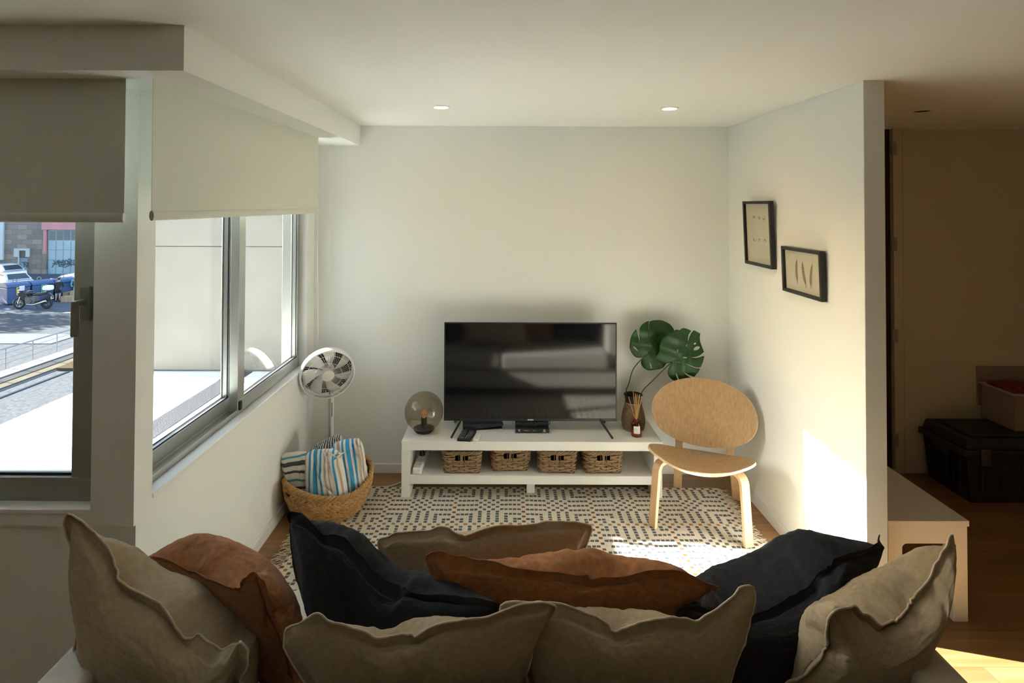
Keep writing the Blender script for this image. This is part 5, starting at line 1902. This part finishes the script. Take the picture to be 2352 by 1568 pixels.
def make_car():
    t = empty('parked_car')
    low = [(-2.1, .32), (-2.12, .62), (-1.95, .80), (-1.1, .92), (1.55, 1.0), (2.0, .92), (2.1, .60), (2.05, .32)]
    hi = [(-1.15, .92), (-.45, 1.40), (.2, 1.50), (1.2, 1.46), (1.85, 1.00)]
    m = MB()
    for sgn in (1,):
        vs, fs = [], []
        for s_, k in ((-.86, .96), (-.80, 1.0), (.80, 1.0), (.86, .96)):
            vs += [(u * k, s_, .32 + (v - .32) * k) for u, v in low]
        N = len(low)
        for j in range(3):
            fs += [(j * N + i, j * N + (i + 1) % N, (j + 1) * N + (i + 1) % N, (j + 1) * N + i) for i in range(N)]
        fs += [tuple(range(N)), tuple(range(4 * N - 1, 3 * N - 1, -1))]
        m.add(vs, fs)
    m.build('body', M['carw'], t, bevel=.05, seg=3)
    m = MB()
    N = len(hi)
    vs = [(u, -.80, v) if v < 1.2 else (u, -.62, v) for u, v in hi] + [(u, .80, v) if v < 1.2 else (u, .62, v) for u, v in hi]
    m.add(vs, [tuple(range(N)), tuple(range(2 * N - 1, N - 1, -1))] + [(i, i + 1, N + i + 1, N + i) for i in range(N - 1)] + [(N - 1, 0, N, 2 * N - 1)])
    m.build('roof', M['carw'], t, bevel=.04, seg=3)
    for sg in (-1, 1):
        for pts in ([(-.95, .97), (-.40, 1.34), (.28, 1.42), (.28, .98)], [(.36, .98), (.36, 1.42), (1.12, 1.38), (1.55, 1.04)]):
            g = MB()
            yy = lambda v: sg * (.80 - .18 * max(0, (v - .94)) / .5 + .012)
            vs = [(u, yy(v), v) for u, v in pts] + [(u, yy(v) - sg * .03, v) for u, v in pts]
            g.add(vs, [(0, 1, 2, 3), (7, 6, 5, 4), (0, 1, 5, 4), (1, 2, 6, 5), (2, 3, 7, 6), (3, 0, 4, 7)])
            g.build('side_window', M['carg'], t)
    g = MB()
    g.add([(-1.08, -.66, .985), (-1.08, .66, .985), (-.53, .55, 1.36), (-.53, -.55, 1.36), (-1.06, -.66, .95), (-1.06, .66, .95), (-.50, .55, 1.33), (-.50, -.55, 1.33)],
          [(0, 1, 2, 3), (7, 6, 5, 4), (0, 1, 5, 4), (1, 2, 6, 5), (2, 3, 7, 6), (3, 0, 4, 7)])
    g.build('windscreen', M['carg'], t)
    g = MB()
    g.add([(1.30, -.56, 1.42), (1.30, .56, 1.42), (1.80, .66, 1.07), (1.80, -.66, 1.07), (1.26, -.56, 1.39), (1.26, .56, 1.39), (1.76, .66, 1.04), (1.76, -.66, 1.04)],
          [(0, 1, 2, 3), (7, 6, 5, 4), (0, 1, 5, 4), (1, 2, 6, 5), (2, 3, 7, 6), (3, 0, 4, 7)])
    g.build('rear_window', M['carg'], t)
    for xw in (-1.3, 1.28):
        for sg in (-1, 1):
            rot = Matrix.Rotation(PI / 2, 4, 'X')
            w_ = MB().lathe([(0.0, -.09), (.26, -.09), (.31, -.05), (.31, .05), (.26, .09), (0.0, .09)], c=(xw, sg * .80, .31), n=24, mtx=rot).build('wheel', tyre, t)
            MB().lathe([(0.0, -.10), (.19, -.10), (.20, .10), (0.0, .10)], c=(xw, sg * .80, .31), n=18, mtx=rot).build('wheel_disc', chrome, w_)
    return t


car = make_car()
for i, (x, y, rz, lab) in enumerate([(-33.6, 39.2, -28, 'white hatchback parked behind the blue containers, nearest on the left'),
                                     (-38.6, 44.4, -20, 'white car farther back on the left, its dark windows above the hatchback roof'),
                                     (-30.4, 42.6, 25, 'white car right of the containers below the garage door, the farther one'),
                                     (-27.7, 38.6, 28, 'white car behind the cardboard boxes at the right of the containers')]):
    o = car if i == 0 else copy_tree(car)
    o.location = (x, y, GZ + .012)
    o.scale = (.9, .9, .9)
    o.rotation_euler.z = R(rz)
    tag(o, lab, 'car', 'white cars parked in the street')

carton = mat('brown cardboard', (.30, .205, .12), .9)
for (px_, py_, Y_, sx, sy, sz, rz, lab, z_) in ((157, 690, 35.25, .62, .45, .34, 8, 'long flat cardboard box on the ground beside the person in black', GZ + .012), (157, 680, 36.1, .40, .40, .46, -12, 'dark shadowed cardboard box behind the long flat one', GZ + .012),
                                                 (173, 682, 35.95, .45, .40, .56, 20, 'upright cardboard box in front of the person in teal', GZ + .012)):
    p = at(px_, py_, Y_)
    t = thing('cardboard_box', lab, 'box', (p.x, Y_, z_), R(rz), 'cardboard boxes beside the containers')
    B(-sx / 2, -sy / 2, 0, sx / 2, sy / 2, sz).build('carton', carton, t)
    B(-.03, -sy / 2 - .003, 0, .03, sy / 2 + .003, sz + .003).build('tape_strip', mat('parcel tape', (.38, .29, .18), .5) if 'parcel tape' not in bpy.data.materials else bpy.data.materials['parcel tape'], t)


def skin_obj(name, joints, bones, m, parent):
    me = bpy.data.meshes.new(name)
    ks = list(joints)
    me.from_pydata([joints[k][0] for k in ks], [(ks.index(a), ks.index(b)) for a, b in bones], [])
    me.materials.append(m)
    o = bpy.data.objects.new(name, me)
    COL.objects.link(o)
    o.parent = parent
    md = o.modifiers.new('skin', 'SKIN')
    md.use_smooth_shade = True
    for i, k in enumerate(ks):
        r_ = joints[k][1]
        me.skin_vertices[0].data[i].radius = r_ if isinstance(r_, tuple) else (r_, r_)
        me.skin_vertices[0].data[i].use_root = (i == 0)
    s_ = o.modifiers.new('sub', 'SUBSURF')
    s_.levels = s_.render_levels = 1
    return o


skin = mat('skin', (.42, .26, .19), .6)
hair = mat('dark hair', (.02, .014, .010), .7)


def person(label, loc, rz, stoop, cloth, legs_m, shorts, size=1.0):
    t = thing('person', label, 'person', loc, rz)
    t.scale = (size, size, size)
    a = stoop
    hx, hz = 0.0, .80
    cx_, cz_ = math.sin(a) * .45, hz + math.cos(a) * .45
    nx_, nz_ = math.sin(a * 1.15) * .58, hz + math.cos(a * 1.15) * .56
    hdx, hdz = math.sin(a * 1.3) * .74, hz + math.cos(a * 1.3) * .70
    J = {'pelvis': ((hx, 0, hz), .135), 'waist': ((cx_ * .5, 0, (hz + cz_) / 2), .125), 'chest': ((cx_, 0, cz_), (.15, .13)), 'neck': ((nx_, 0, nz_), .055), 'head': ((hdx, 0, hdz - .02), .088), 'crown': ((hdx + .01, 0, hdz + .10), .07)}
    Bn = [('pelvis', 'waist'), ('waist', 'chest'), ('chest', 'neck'), ('neck', 'head'), ('head', 'crown')]
    for sg, n_ in ((-1, 'l'), (1, 'r')):
        J['hip' + n_] = ((0, sg * .09, hz - .08), .085)
        J['knee' + n_] = ((.03, sg * .10, .44), .055)
        J['ank' + n_] = ((-.02, sg * .10, .08), .036)
        J['toe' + n_] = ((.12, sg * .11, .035), .032)
        J['sho' + n_] = ((cx_, sg * .19, cz_ + .03), .06)
        J['elb' + n_] = ((cx_ + .12, sg * .24, cz_ - .24), .042)
        J['wri' + n_] = ((cx_ + .34, sg * .17, cz_ - .30), .03)
        J['han' + n_] = ((cx_ + .43, sg * .15, cz_ - .32), .034)
        Bn += [('pelvis', 'hip' + n_), ('hip' + n_, 'knee' + n_), ('knee' + n_, 'ank' + n_), ('ank' + n_, 'toe' + n_), ('chest', 'sho' + n_), ('sho' + n_, 'elb' + n_), ('elb' + n_, 'wri' + n_), ('wri' + n_, 'han' + n_)]
    skin_obj('body', J, Bn, skin, t)
    # jacket over torso and arms
    g = 1.16
    JJ = {k: (J[k][0], tuple(q * g for q in J[k][1]) if isinstance(J[k][1], tuple) else J[k][1] * g) for k in J if k in ('pelvis', 'waist', 'chest') or k[:3] in ('sho', 'elb', 'wri')}
    JJ['pelvis'] = ((hx, 0, hz - .16), .20)
    JJ['neckline'] = (((cx_ + nx_) / 2, 0, (cz_ + nz_) / 2), .085)
    BB = [b for b in Bn if b[0] in JJ and b[1] in JJ] + [('chest', 'neckline')]
    skin_obj('top', JJ, BB, cloth, t)
    SJ = {'pelvis': ((hx, 0, hz + .02), .155)}
    SB = []
    for sg, n_ in ((-1, 'l'), (1, 'r')):
        SJ['hip' + n_] = ((0, sg * .09, hz - .1), .105)
        SJ['end' + n_] = ((.02, sg * .10, shorts), .085)
        SB += [('pelvis', 'hip' + n_), ('hip' + n_, 'end' + n_)]
    skin_obj('shorts', SJ, SB, legs_m, t)
    for sg in (-1, 1):
        MB().ell((.05, sg * .105, .04), (.13, 0, 0), (0, .05, 0), (0, 0, .045)).build('shoe', M['blackm'], t)
    MB().ell((hdx - .012, 0, hdz + .045), (.095, 0, .02), (0, .085, 0), (0, 0, .105), 14, 10).build('hair', hair, t)
    f_ = MB().ell((hdx + .09, 0, hdz - .01), (.018, 0, 0), (0, .012, 0), (0, 0, .022), 8, 6)
    f_.ell((hdx + .08, .032, hdz + .02), (.008, 0, 0), (0, .011, 0), (0, 0, .006), 8, 6).ell((hdx + .08, -.032, hdz + .02), (.008, 0, 0), (0, .011, 0), (0, 0, .006), 8, 6)
    f_.build('face_features', skin, t)
    return t


pp = at(132.6, 692.5, 35.25)
person('person in a black jacket and shorts with bare legs facing the containers', (pp.x, 35.25, GZ + .012), R(115), .25, mat('black jacket', (.012, .012, .015), .9), bpy.data.materials['black jacket'], .52, .9)
pp = at(171.5, 684, 36.6)
person('person in a teal top stooping behind the cardboard boxes', (pp.x + .12, 36.6, GZ + .012), R(-60), .75, mat('teal shirt', (.03, .24, .22), .9), mat('pale trousers', (.35, .34, .32), .9), .30)


# street trees standing left of the window's view; they shade the parking bays and the road
leafm = island_var('plane tree leaves', [(.03, .06, .015), (.05, .09, .02), (.02, .045, .012)], .6)
bark = mat('plane tree bark', (.12, .095, .07), .9, var=.3, vscale=8)


def street_tree(label, x, y, seed, rad, n_):
    t = thing('street_tree', label, 'tree', (x, y, GZ), 0, 'street trees left of the window view')
    rr = random.Random(seed)
    m = MB()
    m.tube([(0, 0, 0), (.05, .02, 1.4), (0, 0, 2.8), (.05, .05, 4.2)], [.17, .14, .12, .07], 10)
    for k in range(7):
        a, b = k * 2 * PI / 7, rr.uniform(.5, 1.0)
        m.tube([(0, 0, 2.4 + k * .15), (rad * .4 * math.cos(a), rad * .4 * math.sin(a), 3.4 + b), (rad * .75 * math.cos(a), rad * .75 * math.sin(a), 4.2 + b)], [.07, .05, .02], 6)
    m.build('trunk', bark, t)
    f_ = MB()
    for q in range(n_):
        while True:
            p = Vector((rr.uniform(-1, 1), rr.uniform(-1, 1), rr.uniform(-1, 1)))
            if .25 < p.length < 1 and math.sin(p.x * 5 + seed) + math.sin(p.y * 6) + math.sin(p.z * 5) > -.9:
                break
        c = Vector((p.x * rad, p.y * rad, 4.4 + p.z * rad * .75))
        u = Vector((rr.uniform(-1, 1), rr.uniform(-1, 1), rr.uniform(-1, 1))).normalized()
        v = u.orthogonal().normalized()
        s_ = rr.uniform(.10, .17)
        f_.add([c - u * s_, c + v * s_ * .55, c + u * s_, c - v * s_ * .55], [(0, 1, 2, 3)])
    f_.build('crown', leafm, t, smooth=False, fix=False)


street_tree('leafy street tree nearest the house, left of the window view', -36.5, 32.2, 3, 2.65, 2600)
street_tree('leafy street tree behind the nearest one, left of the window view', -37.5, 37.5, 4, 2.6, 3400)
street_tree('leafy street tree farthest along the parking bays, left of the window view', -42.9, 40.6, 5, 2.7, 3000)
